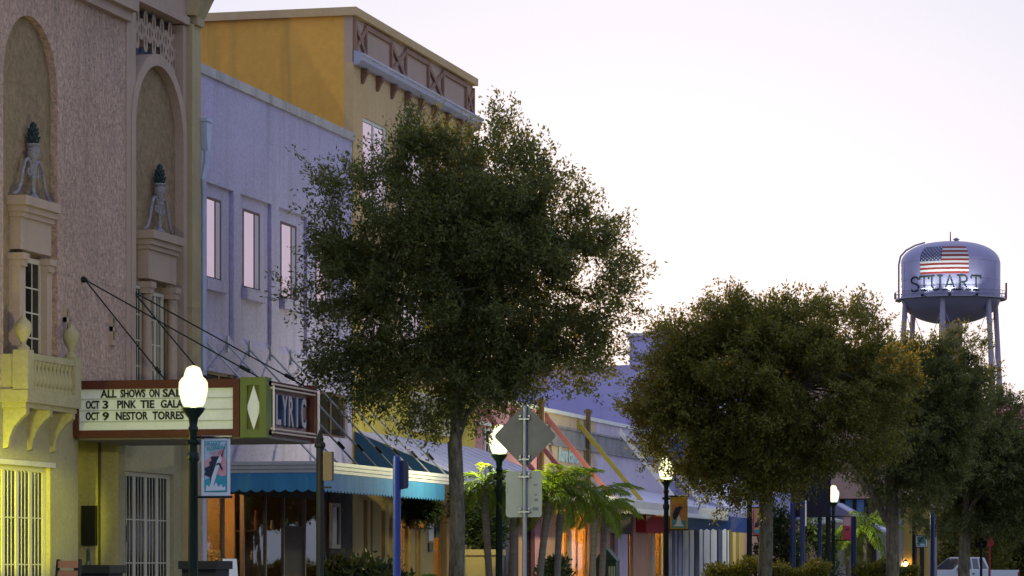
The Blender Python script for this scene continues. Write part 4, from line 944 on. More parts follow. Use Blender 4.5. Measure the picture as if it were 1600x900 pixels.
for k in range(6):
    a = math.radians(-9 + 60*k)
    MB().path([onT(a, R-.25, zs0-.2), onT(a, R+2.2, 0)], [.42, .42], 12).build('leg', LEGM, WT, smooth=True)
MB().lathe([(1.9, 0), (1.9, zbot+.8)], wx_, wy_, 0, 20).build('riser', LEGM, WT, smooth=True)
br = MB()
for k in range(6):
    a, b = math.radians(-9+60*k), math.radians(51+60*k)
    for (za, zb) in ((zs0-1.5, 22), (22, 6)):
        for s_, e_ in ((a, b), (b, a)):
            f = lambda z: R-.25 + 2.45*(1-z/zs0)
            br.path([onT(s_, f(za), za), onT(e_, f(zb), zb)], .05, 4)
br.build('bracing', LEGM, WT)
MB().path([(wx_, wy_, ztop-.1), (wx_, wy_, ztop+1.6)], [.12, .08], 6).build('mast', REDTRIM, WT)
MB().lathe([(.5, 0), (.5, .25), (.25, .4), (.6, .5), (.1, .8)], wx_+.9, wy_, ztop-.15, 10).build('vent', LEGM, WT)
lad = MB()
for da in (-.0, .075): lad.path([onT(math.radians(-96)+da, R+.35, z) for z in (zs0, zs1)] + [onT(math.radians(-96)+da, (R+.35)*math.cos(t)**.8, zs1+.3+(ztop-zs1)*math.sin(t)) for t in (.3, .6, .9, 1.15)], .12, 5)
lad.build('ladder', LEGM, WT)
for sgn, a in ((1, 97), (-1, 262)): MB().path([onT(math.radians(a), R+1.0, zs0), onT(math.radians(a), R+1.0, zs0+(2.6 if sgn > 0 else 1.2))], .16, 6).build('antenna', REDTRIM, WT)
# flag: each stripe bent round the tank
mpp = D/5000.0
def ang(px): return math.asin(max(-.99, min(.99, (px-1485)*mpp/R)))
def rad_at(z):
    if z <= zs1: return R
    t = math.asin(min(1, (z-zs1)/(ztop-zs1))); return R*math.cos(t)**.8
def patch(name, m, px0, px1, z0, z1, off, n=14, th=None, nz=3):
    mb = MB(); a0, a1 = ang(px0), ang(px1)
    for i in range(n):
        for j in range(nz):
            b0, b1 = a0 + (a1-a0)*i/n, a0 + (a1-a0)*(i+1)/n; c0, c1 = z0 + (z1-z0)*j/nz, z0 + (z1-z0)*(j+1)/nz
            mb.add([onT(b0, rad_at(c0)+off, c0), onT(b1, rad_at(c0)+off, c0), onT(b1, rad_at(c1)+off, c1), onT(b0, rad_at(c1)+off, c1)], [(0, 1, 2, 3)])
    return mb.build(name, m, WT, recalc=False)
FR, FWH, FB = mat('flag red', (.26, .03, .03), .6, .08, 2), mat('flag white', (.58, .54, .58), .6, .06, 2), mat('flag navy', (.03, .035, .14), .6, .08, 2)
fz0, fz1 = hz(434, D), hz(391, D); sh = (fz1-fz0)/13; pxa, pxm, pxb = 1439, 1471.5, 1513
for i in range(13):
    z0 = fz0 + i*sh; patch('flag_stripe', FR if i % 2 == 0 else FWH, pxm if i >= 6 else pxa, pxb, z0, z0+sh, .06)
patch('flag_canton', FB, pxa, pxm, fz0+6*sh, fz1, .07, 10, nz=5)
stm = MB()
for r in range(9):
    for c in range(6 if r % 2 == 0 else 5):
        px = pxa + 2.6 + (c + (.5 if r % 2 else 0))*(pxm-pxa-5)/5; z = fz0 + 6*sh + (r+.75)*7*sh/9.5; a = ang(px); pts = []
        for k in range(10):
            t = math.pi/2 + k*math.pi/5; q = .16 if k % 2 == 0 else .07; pts.append(onT(a + q*math.cos(t)/R, rad_at(z+q*math.sin(t))+.09, z+q*math.sin(t)))
        stm.add(pts, [tuple(range(10))])
stars = stm.build('flag_stars', FWH, WT, recalc=False); stars['kind'] = 'stuff'
# lettering STUART with slab serifs
LG = mat('dark green letters', (.012, .022, .016), .6, .05, 2)
lz0, lz1 = hz(459.5, D), hz(437, D); lh = lz1-lz0
glyph = {'S': (.70, [[(.62,.80),(.55,.92),(.36,1),(.16,.95),(.06,.80),(.10,.64),(.30,.55),(.52,.46),(.64,.32),(.60,.12),(.40,0),(.18,.03),(.05,.18)]], []),
         'T': (.70, [[(.35,0),(.35,1)], [(.04,.78),(.05,.97),(.65,.97),(.66,.78)]], [(.35, 0)]),
         'U': (.72, [[(.14,1),(.14,.25),(.24,.05),(.40,.02),(.56,.08),(.62,.25),(.62,1)]], [(.14, 1), (.62, 1)]),
         'A': (.76, [[(.08,0),(.36,1),(.66,0)], [(.2,.36),(.54,.36)]], [(.08, 0), (.66, 0)]),
         'R': (.74, [[(.16,0),(.16,1)], [(.16,.98),(.44,.97),(.56,.85),(.56,.65),(.44,.53),(.16,.52)], [(.36,.52),(.64,0)]], [(.16, 0), (.64, 0), (.16, 1)])}
spans = [(1424, 1438), (1437.5, 1453), (1453, 1472), (1475, 1494), (1495, 1515), (1515.5, 1532)]
for ch, (px, pxe) in zip('STUART', spans):
    w, strokes, ser = glyph[ch]; mb = MB(); W = (ang(pxe)-ang(px))*R/w
    for stn in strokes:
        fine = []
        for (a, b) in zip(stn[:-1], stn[1:]):
            for k in range(3): t = k/3; fine.append((a[0]+(b[0]-a[0])*t, a[1]+(b[1]-a[1])*t))
        fine.append(stn[-1])
        mb.path([onT(ang(px) + p[0]*W/R, R+.03, lz0 + p[1]*lh) for p in fine], .13, 6)
    for s_ in ser: mb.path([onT(ang(px) + (s_[0]-.16)*W/R, R+.06, lz0 + (.03 + s_[1]*.94)*lh), onT(ang(px) + (s_[0]+.16)*W/R, R+.06, lz0 + (.03 + s_[1]*.94)*lh)], .11, 6)
    mb.build('letter', LG, WT)
# floodlights on the catwalk that light the name
for px in (1448, 1484, 1520):
    a = math.asin((px-1485)*mpp/(R+.9)); p = Vector(onT(a, R+2.2, zs0-.1))
    MB().box(p.x-.2, p.x+.2, p.y-.2, p.y+.2, p.z-.1, p.z+.25).path([p, onT(a, R+.8, zs0-.1)], .06, 5).build('floodlight', DARKMET, WT)
    l = bpy.data.lights.new('flood', 'SPOT'); l.energy = 900; l.color = (.85, 1.0, .88); l.spot_size = math.radians(95); l.spot_blend = .8; l.shadow_soft_size = .2
    lo = bpy.data.objects.new('flood', l); COL.objects.link(lo); lo.location = p + Vector((0, 0, .4)); tgt = Vector(onT(a*.9, R-.3, zs0+4)) - lo.location
    lo.rotation_euler = tgt.to_track_quat('-Z', 'Y').to_euler()
# ------------------------------------------------------------------ street lamps
def lamp_parts(root):
    MB().lathe([(.20, 0), (.20, .10), (.17, .14), (.17, .5), (.19, .54), (.14, .62), (.10, .80), (.085, .95), (.10, 1.0)], 0, 0, 0, 16, .05, 8).build('base', GREENMET, root, smooth=True)
    MB().lathe([(.075, 1.0), (.062, 3.05), (.085, 3.08), (.085, 3.16), (.06, 3.2)], 0, 0, 0, 16, .10, 8).build('post', GREENMET, root, smooth=True)
    MB().lathe([(.06, 3.2), (.055, 3.45), (.075, 3.5), (.055, 3.56), (.07, 3.66), (.15, 3.76), (.165, 3.80), (.15, 3.82)], 0, 0, 0, 16).build('collar', GREENMET, root, smooth=True)
    MB().lathe([(.13, 3.82), (.165, 3.88), (.19, 3.98), (.205, 4.08), (.20, 4.16), (.17, 4.21), (.135, 4.24), (.12, 4.30), (.095, 4.36), (.05, 4.385), (.01, 4.395)], 0, 0, 0, 18).build('globe', LAMPGL, root, smooth=True)
    bulb(root, (0, 0, 4.05), 240, (1.0, .96, .66), .07)
    for r_ in (0,): MB().lathe([(.10, 3.30), (.11, 3.33), (.10, 3.36)], 0, 0, 0, 12).build('band', GREENMET, root)
lamps = []
for i, (px, d, lab) in enumerate(((302, 44.5, 'lit acorn street lamp in front of the marquee'), (780, 63, 'lit acorn street lamp half behind the diamond sign'), (1041, 81.5, 'lit acorn street lamp among oak leaves with a heron banner'), (1302, 110, 'lit acorn street lamp under the oaks with a red banner'))):
    if i == 0: L_ = thing('street_lamp', lab, 'street lamp', (0, 0, 0), 'acorn street lamps'); lamp_parts(L_)
    else: L_ = copy_tree(lamps[0]); L_['label'] = lab
    lamps.append(L_)
for L_, (px, d) in zip(lamps, ((302, 44.5), (780, 63), (1041, 81.5), (1302, 110))): x, y = at(px, d); L_.location = (x, y, 0)
# banner plane faces the camera side (along the street), hung on two arms
def banner(px0, px1, py0, py1, d, lab, mpanel, post_px, arms=True):
    x0, y0 = at(px0, d); w = (px1-px0)*d/5000; z0, z1 = hz(py1, d), hz(py0, d)
    b = thing('banner', lab, 'banner', (x0, y0, z0), 'banners on lamp posts')
    pxp, pyp = at(post_px, d)
    MB().box(x0, x0+w, y0-.006, y0+.006, z0, z1).build('panel', mpanel, b)
    if arms:
        for z in (z0+.02, z1-.02): MB().path([(pxp, pyp, z), (x0+w+.03, y0, z)], .018, 6).build('arm', DARKMET, b)
    return b, x0, y0, z0, w, z1-z0
def flat(b, name, m, pts, x0, y0, z0, w, h, lay): return MB().prism([(x0+p[0]*w, z0+p[1]*h) for p in pts], 'y', y0-.006-.003*lay, y0-.005-.003*(lay-1)).build(name, m, b)
BW = mat('banner white', (.62, .64, .70), .7, .06, 2); BPINK = mat('banner pink', (.62, .30, .32), .7, .08, 2); BTEAL = mat('banner teal', (.04, .30, .38), .7, .15, 5); BNAVY = mat('banner ink', (.02, .03, .06), .7, .1, 3); BPALE = mat('banner pale sky', (.42, .52, .62), .7, .1, 3); BRED = mat('banner red ink', (.55, .10, .08), .7, .05, 3)
b, x0, y0, z0, w, h = banner(315, 362, 681, 779, 44.4, 'white banner with leaping sailfish on the nearest lamp post', BW, 302)
A = (x0, y0, z0, w, h)
flat(b, 'picture_border', BTEAL, [(.10, .10), (.90, .10), (.90, .92), (.10, .92)], *A, 1)
flat(b, 'picture_sky', BPALE, [(.125, .115), (.875, .115), (.875, .905), (.125, .905)], *A, 2)
flat(b, 'picture_glow', BPINK, [(.125, .36), (.875, .36), (.875, .62), (.70, .80), (.55, .70), (.30, .66), (.125, .60)], *A, 3)
flat(b, 'picture_sea', BTEAL, [(.125, .115), (.875, .115), (.875, .37), (.70, .35), (.60, .385), (.45, .35), (.125, .30)], *A, 4)
flat(b, 'picture_foam', BW, [(.15, .12), (.85, .13), (.84, .20), (.76, .17), (.70, .23), (.60, .18), (.52, .26), (.45, .20), (.36, .27), (.28, .18), (.2, .22)], *A, 5)
flat(b, 'picture_sail', BNAVY, [(.35, .22), (.30, .34), (.10, .38), (.16, .42), (.11, .48), (.30, .52), (.28, .58), (.36, .60), (.34, .67), (.66, .67), (.55, .52), (.46, .40)], *A, 6)
flat(b, 'picture_fish', BW, [(.34, .20), (.42, .19), (.52, .34), (.62, .48), (.72, .60), (.73, .66), (.68, .69), (.58, .62), (.48, .48), (.36, .32)], *A, 7)
flat(b, 'picture_bill', BNAVY, [(.70, .67), (.73, .65), (.88, .88), (.87, .885)], *A, 8)
flat(b, 'picture_fin', BNAVY, [(.52, .52), (.62, .54), (.74, .44), (.76, .47), (.66, .57), (.56, .56)], *A, 8)
def btext(s_, u, v, wu, hv, m, tilt=0, bold=.02):
    c, s2 = math.cos(tilt), math.sin(tilt)
    text('lettering', s_, m, b, (x0+u*w, y0-.032, z0+v*h), (c, 0, s2), (-s2, 0, c), wu*w, hv*h, .003, bold)
btext('STUART', .13, .835, .56, .055, BTEAL, .05); btext('FLORIDA', .22, .762, .60, .055, BTEAL, .12); btext('Sailfish Capital', .30, .715, .50, .022, BRED, .16, .0); btext('of the World', .38, .690, .40, .022, BRED, .16, .0)
for u in (.06, .94):
    for v in (.03, .95): MB().lathe([(.012, 0), (.012, .01)], x0+u*w, y0-.012, z0+v*h, 6).build('grommet', DARKMET, b)
BYEL = mat('banner mustard', (.42, .30, .05), .7, .1, 3)
b, x0, y0, z0, w, h = banner(1047, 1075, 774, 829, 81.4, 'mustard banner with a dark heron on the lamp among the leaves', BYEL, 1041); A = (x0, y0, z0, w, h)
flat(b, 'picture_sky', mat('banner orange', (.45, .22, .08), .7, .1, 3), [(.12, .08), (.88, .08), (.88, .78), (.12, .78)], *A, 1)
flat(b, 'picture_water', BTEAL, [(.12, .08), (.88, .08), (.88, .30), (.5, .26), (.12, .34)], *A, 2)
flat(b, 'picture_bird', BNAVY, [(.18, .34), (.30, .30), (.48, .42), (.60, .58), (.72, .66), (.56, .70), (.30, .64), (.14, .44)], *A, 3)
flat(b, 'picture_foam', BW, [(.2, .12), (.8, .12), (.66, .2), (.6, .34), (.52, .46), (.42, .36), (.36, .2)], *A, 4)
b, x0, y0, z0, w, h = banner(1317, 1330, 806, 845, 109.8, 'red and white banner on the lamp post under the oaks', mat('banner crimson', (.42, .05, .07), .7, .2, 3), 1302); A = (x0, y0, z0, w, h)
flat(b, 'picture_cloud', mat('banner rose', (.5, .3, .32), .7, .2, 4), [(0.05, .62), (.95, .58), (.95, .97), (.05, .97)], *A, 1); flat(b, 'picture_bird', BNAVY, [(.2, .42), (.6, .40), (.8, .46), (.5, .50)], *A, 1)

# poles -----------------------------------------------------------
dp = thing('signal_post', 'black finial post with small box sign before the teal valance', 'post', (*at(500, 47.5), 0))
x, y = at(500, 47.5)
MB().lathe([(.10, 0), (.10, .3), (.062, .36), (.058, 3.35), (.085, 3.38), (.085, 3.42), (.05, 3.46), (.06, 3.50), (.045, 3.53), (.028, 3.58), (.01, 3.63)], x, y, 0, 12).build('shaft', DARKMET, dp, smooth=True)
MB().box(x+.06, x+.20, y-.05, y+.05, hz(751, 47.5), hz(706, 47.5)).build('box_sign', mat('weathered box', (.12, .085, .05), .7, .2, 3), dp)
MB().box(x+.05, x+.17, y-.03, y+.03, hz(763, 47.5), hz(760, 47.5)).build('bracket', DARKMET, dp)
def blue_pole(px, d, topy, lab, r=.055, sign=None):
    t = thing('blue_pole', lab, 'pole', (*at(px, d), 0), 'blue sign poles'); x, y = at(px, d); zt = hz(topy, d)
    MB().lathe([(r*1.6, 0), (r*1.6, .2), (r, .26), (r, zt-.06), (r*.8, zt-.02), (r*.3, zt)], x, y, 0, 12).build('shaft', BLUEPAINT, t, smooth=True)
    if sign:
        a, bb, c, e = sign; xa, ya = at(a, d-.15); xb_, yb_ = at(bb, d-.15)
        MB().box(x, xb_, y-.02, y+.02, hz(e, d), hz(c, d)).build('sign_panel', mat('navy sign back', (.010, .015, .06), .5, .1, 3), t)
    return t
bp_ = blue_pole(620, 45, 711, 'bright blue pole with narrow dark sign before the ochre shop', .058)
x, y = at(620, 45)
sp = MB(); px1 = x + .155
sp.prism([(x+.055, hz(765, 45)), (px1, hz(763, 45)), (px1+.012, hz(758, 45)), (px1+.012, hz(728, 45)), (px1, hz(721, 45)), (x+.07, hz(719, 45)), (x+.055, hz(724, 45))], 'y', y-.02, y+.02)
sp.build('sign_panel', mat('navy sign back', (.010, .015, .06), .5, .1, 3), bp_)
BLUEPAINT = mat('deep blue pole paint', (.008, .016, .07), .45, .12, 3)
blue_pole(1239, 98, 700, 'blue pole carrying the near side of the dark billboard', .085)
blue_pole(1254, 92, 780, 'blue pole with thin white sign edge beside the billboard', .075)
blue_pole(1281, 99, 806, 'short blue pole under the dark billboard', .065)
blue_pole(1334, 101, 806, 'blue pole with narrow sign right of the red banner', .085)
blue_pole(1457, 104, 800, 'blue pole in front of the pickup bonnet', .075)
x, y = at(1257, 91.9); tag(MB().box(x+.02, x+.06, y-.01, y+.01, hz(822, 92), hz(782, 92)).build('sign_edge', WHITE, None, origin=(x, y, 2.8)), 'thin white street sign seen edge on', 'sign')
bbd = thing('billboard', 'dark navy sign board back hanging under the oak crown', 'sign', (*at(1268, 98), 0))
x0_, y0_ = at(1240, 98.2); MB().box(x0_, x0_+(1296-1240)*98.2/5000, y0_, y0_+.08, hz(808, 98), hz(745, 98)).build('board', mat('navy board back', (.006, .008, .02), .7, .15, 1), bbd)
xq, yq_ = at(1294, 98.3); MB().path([(xq, yq_, 0), (xq, yq_, hz(745, 98))], .08, 8).build('post', DARKMET, bbd)
# red banner on a dark pole behind trunk two
b, x0, y0, z0, w, h = banner(1176, 1190, 792, 838, 100, 'red edged banner peeking out beside the oak trunk', mat('banner orange red', (.5, .09, .06), .7, .1, 3), 1172); A = (x0, y0, z0, w, h)
flat(b, 'picture_sky', mat('banner peach', (.5, .32, .15), .7, .1, 3), [(.2, .1), (.9, .1), (.9, .95), (.2, .95)], *A, 1); flat(b, 'picture_bird', BNAVY, [(.2, .3), (.6, .3), (.9, .5), (.6, .55), (.3, .45)], *A, 2); flat(b, 'picture_water', BTEAL, [(.2, .1), (.9, .1), (.9, .25), (.2, .22)], *A, 3)
pt = thing('dark_post', 'dark post carrying the red edged banner by the trunk', 'post', (*at(1171, 100), 0)); x, y = at(1171, 100)
MB().lathe([(.13, 0), (.13, .4), (.09, .5), (.08, hz(782, 100)), (.10, hz(780, 100)), (.02, hz(770, 100))], x, y, 0, 12).build('shaft', DARKMET, pt)
b, x0, y0, z0, w, h = banner(1432, 1448, 836, 856, 130, 'pale blue banner hanging left of the pickup', BW, 1429); A = (x0, y0, z0, w, h)
flat(b, 'picture_sea', BTEAL, [(.08, .12), (.92, .12), (.92, .9), (.08, .9)], *A, 1); flat(b, 'picture_fish', BNAVY, [(.2, .5), (.5, .85), (.7, .9), (.5, .55), (.35, .4)], *A, 2); flat(b, 'picture_foam', BW, [(.15, .18), (.85, .18), (.6, .4), (.4, .3)], *A, 2)
pt = thing('dark_post', 'dark post carrying the pale blue banner', 'post', (*at(1428, 130), 0)); x, y = at(1428, 130)
MB().lathe([(.13, 0), (.13, .4), (.08, .5), (.07, hz(800, 130)), (.10, hz(798, 130)), (.02, hz(793, 130))], x, y, 0, 12).build('shaft', DARKMET, pt)

# diamond road sign seen from behind -------------------------------
d = 52.0; x, y = at(819.5, d)
DS = thing('diamond_sign', 'diamond road sign and square plate seen from behind on one pole', 'road sign', (x, y, 0))
MB().path([(x, y, 0), (x, y, hz(634, d))], .034, 10).build('pole', GALV, DS, smooth=True)
cz = hz(681, d); hw = 49*d/5000; rc = .06; pts = []
for k in range(4):
    a = k*math.pi/2; c = Vector((math.cos(a), math.sin(a))) * (hw - rc*1.414 + .02)
    for j in range(5): t = a - math.pi/4 + j*math.pi/8; pts.append((x + c.x + rc*math.cos(t), cz + c.y + rc*math.sin(t)))
MB().prism(pts, 'y', y+.040, y+.044).build('diamond_plate', ALU, DS)
xa, xb_, za, zb = x-31*d/5000, x+27*d/5000, hz(808, d), hz(736, d)
pts = []
for (cx_, cz_, a) in ((xb_-.05, zb-.05, 0), (xa+.05, zb-.05, 1), (xa+.05, za+.05, 2), (xb_-.05, za+.05, 3)):
    for j in range(4): t = a*math.pi/2 + j*math.pi/6; pts.append((cx_ + .05*math.cos(t), cz_ + .05*math.sin(t)))
MB().prism(pts, 'y', y+.040, y+.044).build('square_plate', ALUPALE, DS)
for zz in (hz(655, d), hz(718, d), hz(745, d), hz(800, d)):
    MB().box(x-.09, x+.09, y-.045, y+.05, zz-.012, zz+.012).build('clamp', GALV, DS)
    for sx in (-.075, .075): MB().path([(x+sx, y+.0, zz+.05), (x+sx, y+.045, zz+.05)], .018, 6).build('bolt', GALV, DS)
for (px, py, s_) in ((837, 758, .028), (837, 773, .022), (838, 781, .03), (837, 795, .045)):
    sx, sy = at(px, d); MB().box(sx-s_, sx+s_, y+.036, y+.039, hz(py, d)-s_*.6, hz(py, d)+s_*.6).build('sticker', mat('faded sticker', (.22, .24, .24), .7, .3, 20), DS)

# ------------------------------------------------------------------ bench, bins, boards
d = 45.5
bn = thing('park_bench', 'brown slatted bench with black iron ends below the theatre entrance', 'bench', (*at(120, d), 0))
bx0, by0 = at(88, d); bx1, _ = at(122, d)
slat0 = None
for k, zz in enumerate((1.16, 1.30, 1.44, 1.58)):
    o = MB().add([(bx0, by0+.06*k*.3, zz), (bx1, by0+.06*k*.3, zz), (bx1, by0+.06*k*.3+.03, zz+.10), (bx0, by0+.06*k*.3+.03, zz+.10), (bx0, by0+.06*k*.3+.025, zz), (bx1, by0+.06*k*.3+.025, zz), (bx1, by0+.06*k*.3+.055, zz+.10), (bx0, by0+.06*k*.3+.055, zz+.10)], [(0,1,2,3),(7,6,5,4),(0,4,5,1),(3,2,6,7),(0,3,7,4),(1,5,6,2)]).build('back_slat', mat('bench timber', (.22, .10, .06), .6, .2, 3, bump=.1), bn)
for k in range(4): MB().box(bx0, bx1, by0-.1-.12*k, by0-.01-.12*k, 1.02, 1.05).build('seat_slat', MATS['bench timber'], bn)
for xx in (bx0-.03, bx1): MB().path([(xx+.015, by0-.5, 0), (xx+.015, by0-.48, 1.0), (xx+.015, by0-.02, 1.0), (xx+.015, by0+.12, 1.70)], .03, 6).path([(xx+.015, by0+.05, 1.0), (xx+.015, by0+.15, 0)], .03, 6).path([(xx+.015, by0-.48, 1.0), (xx+.015, by0-.48, 1.28), (xx+.015, by0+.02, 1.30)], .025, 6).build('end_frame', DARKMET, bn)
def planter(name, lab, px0, px1, d, z1, m, cat='planter'):
    x0, y0 = at(px0, d); w = (px1-px0)*d/5000; t = thing(name, lab, cat, (x0+w/2, y0+.3, 0))
    MB().prism([(x0+.05, 0), (x0+w-.05, 0), (x0+w, z1-.12), (x0, z1-.12)], 'y', y0, y0+.6).build('box', m, t)
    MB().box(x0-.04, x0+w+.04, y0-.04, y0+.64, z1-.12, z1).build('rim', m, t); return t
planter('iron_planter', 'dark iron planter at the foot of the nearest lamp', 284, 340, 46.5, 1.68, DARKMET)
planter('iron_planter', 'low dark planter beyond the brown bench', 121, 172, 46.5, 1.62, DARKMET)
bo = [(-.06+.02*i) for i in range(2)]
x0, y0 = at(128, 48); bt = thing('bottle_bollard', 'dark short bollard behind the brown bench', 'bollard', (x0+.1, y0, 0))
MB().lathe([(.07, 0), (.06, 1.6), (.03, 1.68), (.03, 1.85), (.0, 1.9)], x0+.1, y0, 0, 10).build('shaft', GREENMET, bt)
sb = thing('sandwich_board', 'white sandwich board beside the dark planter', 'sandwich board', (*at(350, 50), 0)); x, y = at(349, 50)
MB().prism([(x-.14, 0), (x-.12, 0), (x+.01, 1.72), (x-.01, 1.72)], 'y', y, y+.6).build('board', WHITE, sb); MB().prism([(x+.14, 0), (x+.12, 0), (x-.0, 1.72), (x+.02, 1.72)], 'y', y+.01, y+.59).build('board', WHITE, sb)
bi = thing('litter_bin', 'dark green peaked litter bin before the mauve shop', 'bin', (*at(945, 84), 0)); x, y = at(931, 84); w = 32*84/5000
MB().box(x, x+w, y, y+.5, 0, 1.75).build('body', GREENMET, bi); MB().prism([(x-.03, 1.75), (x+w+.03, 1.75), (x+w*.45, 2.12)], 'y', y-.03, y+.53).build('roof', GREENMET, bi)
MB().box(x+w*.62, x+w*.96, y-.012, y-.002, .5, 1.6).build('slot_panel', GALV, bi)
for k in range(4): MB().box(x+w*(.64+.08*k), x+w*(.67+.08*k), y-.02, y-.013, .5, 1.6).build('slat', GREENMET, bi)
# yellow wall planter and hanging baskets by the ochre shop
planter('masonry_planter', 'yellow masonry planter right of the oak trunk', 727, 777, 66, 1.95, PALE)
# mullioned lantern etc.

# ------------------------------------------------------------------ vegetation
def unit(v): return v / np.maximum(np.linalg.norm(v, axis=1, keepdims=True), 1e-9)
def leaf_object(name, m, C, axis, per, L, ll, lw, seed, parent, jit=.05, droop=.0):
    """foliage: at each point a sprig of `per` pointed leaves along a short twig"""
    r = np.random.default_rng(seed); N = len(C)
    ax = unit(axis + r.normal(0, .45, (N, 3)))
    t = np.tile((np.arange(per)+.5)/per, N); Cc = np.repeat(C, per, 0); A = np.repeat(ax, per, 0)
    sz = r.uniform(.65, 1.3, (N*per, 1))
    base = Cc + A * (t[:, None]*L) + r.normal(0, jit, (N*per, 3))
    d = unit(A*.7 + r.normal(0, .75, (N*per, 3)) + np.array([0, 0, -droop])); s = unit(np.cross(d, r.normal(0, .55, (N*per, 3)) + np.array([0, 0, 1.0])))
    nrm = np.cross(d, s)
    V = np.stack([base, base + d*ll*.45*sz + s*lw*.5*sz + nrm*lw*.12, base + d*ll*sz, base + d*ll*.45*sz - s*lw*.5*sz + nrm*lw*.12], 1).reshape(-1, 3)
    o3 = org(parent); V = V - np.array(o3)
    n = N*per; me = bpy.data.meshes.new(name); me.vertices.add(4*n); me.vertices.foreach_set('co', V.astype(np.float32).ravel())
    me.loops.add(4*n); me.loops.foreach_set('vertex_index', np.arange(4*n, dtype=np.int32))
    me.polygons.add(n); me.polygons.foreach_set('loop_start', np.arange(0, 4*n, 4, dtype=np.int32)); me.polygons.foreach_set('loop_total', np.full(n, 4, np.int32))
    me.update(); me.validate(); me.materials.append(m)
    o = bpy.data.objects.new(name, me); COL.objects.link(o); o.parent = parent; return o

OAK = leafmat('oak leaves', (.060, .078, .030), (.150, .178, .074), .40)
OAK2 = leafmat('oak leaves olive', (.068, .078, .020), (.19, .20, .054), .40)
BARK = mat('oak bark', (.17, .15, .11), .95, .40, 3.0, bump=1.0, bscale=11, bdist=.06, stretch=(1, 1, .3), stain=((.17, .18, .05), .75), relief_shade=.6)

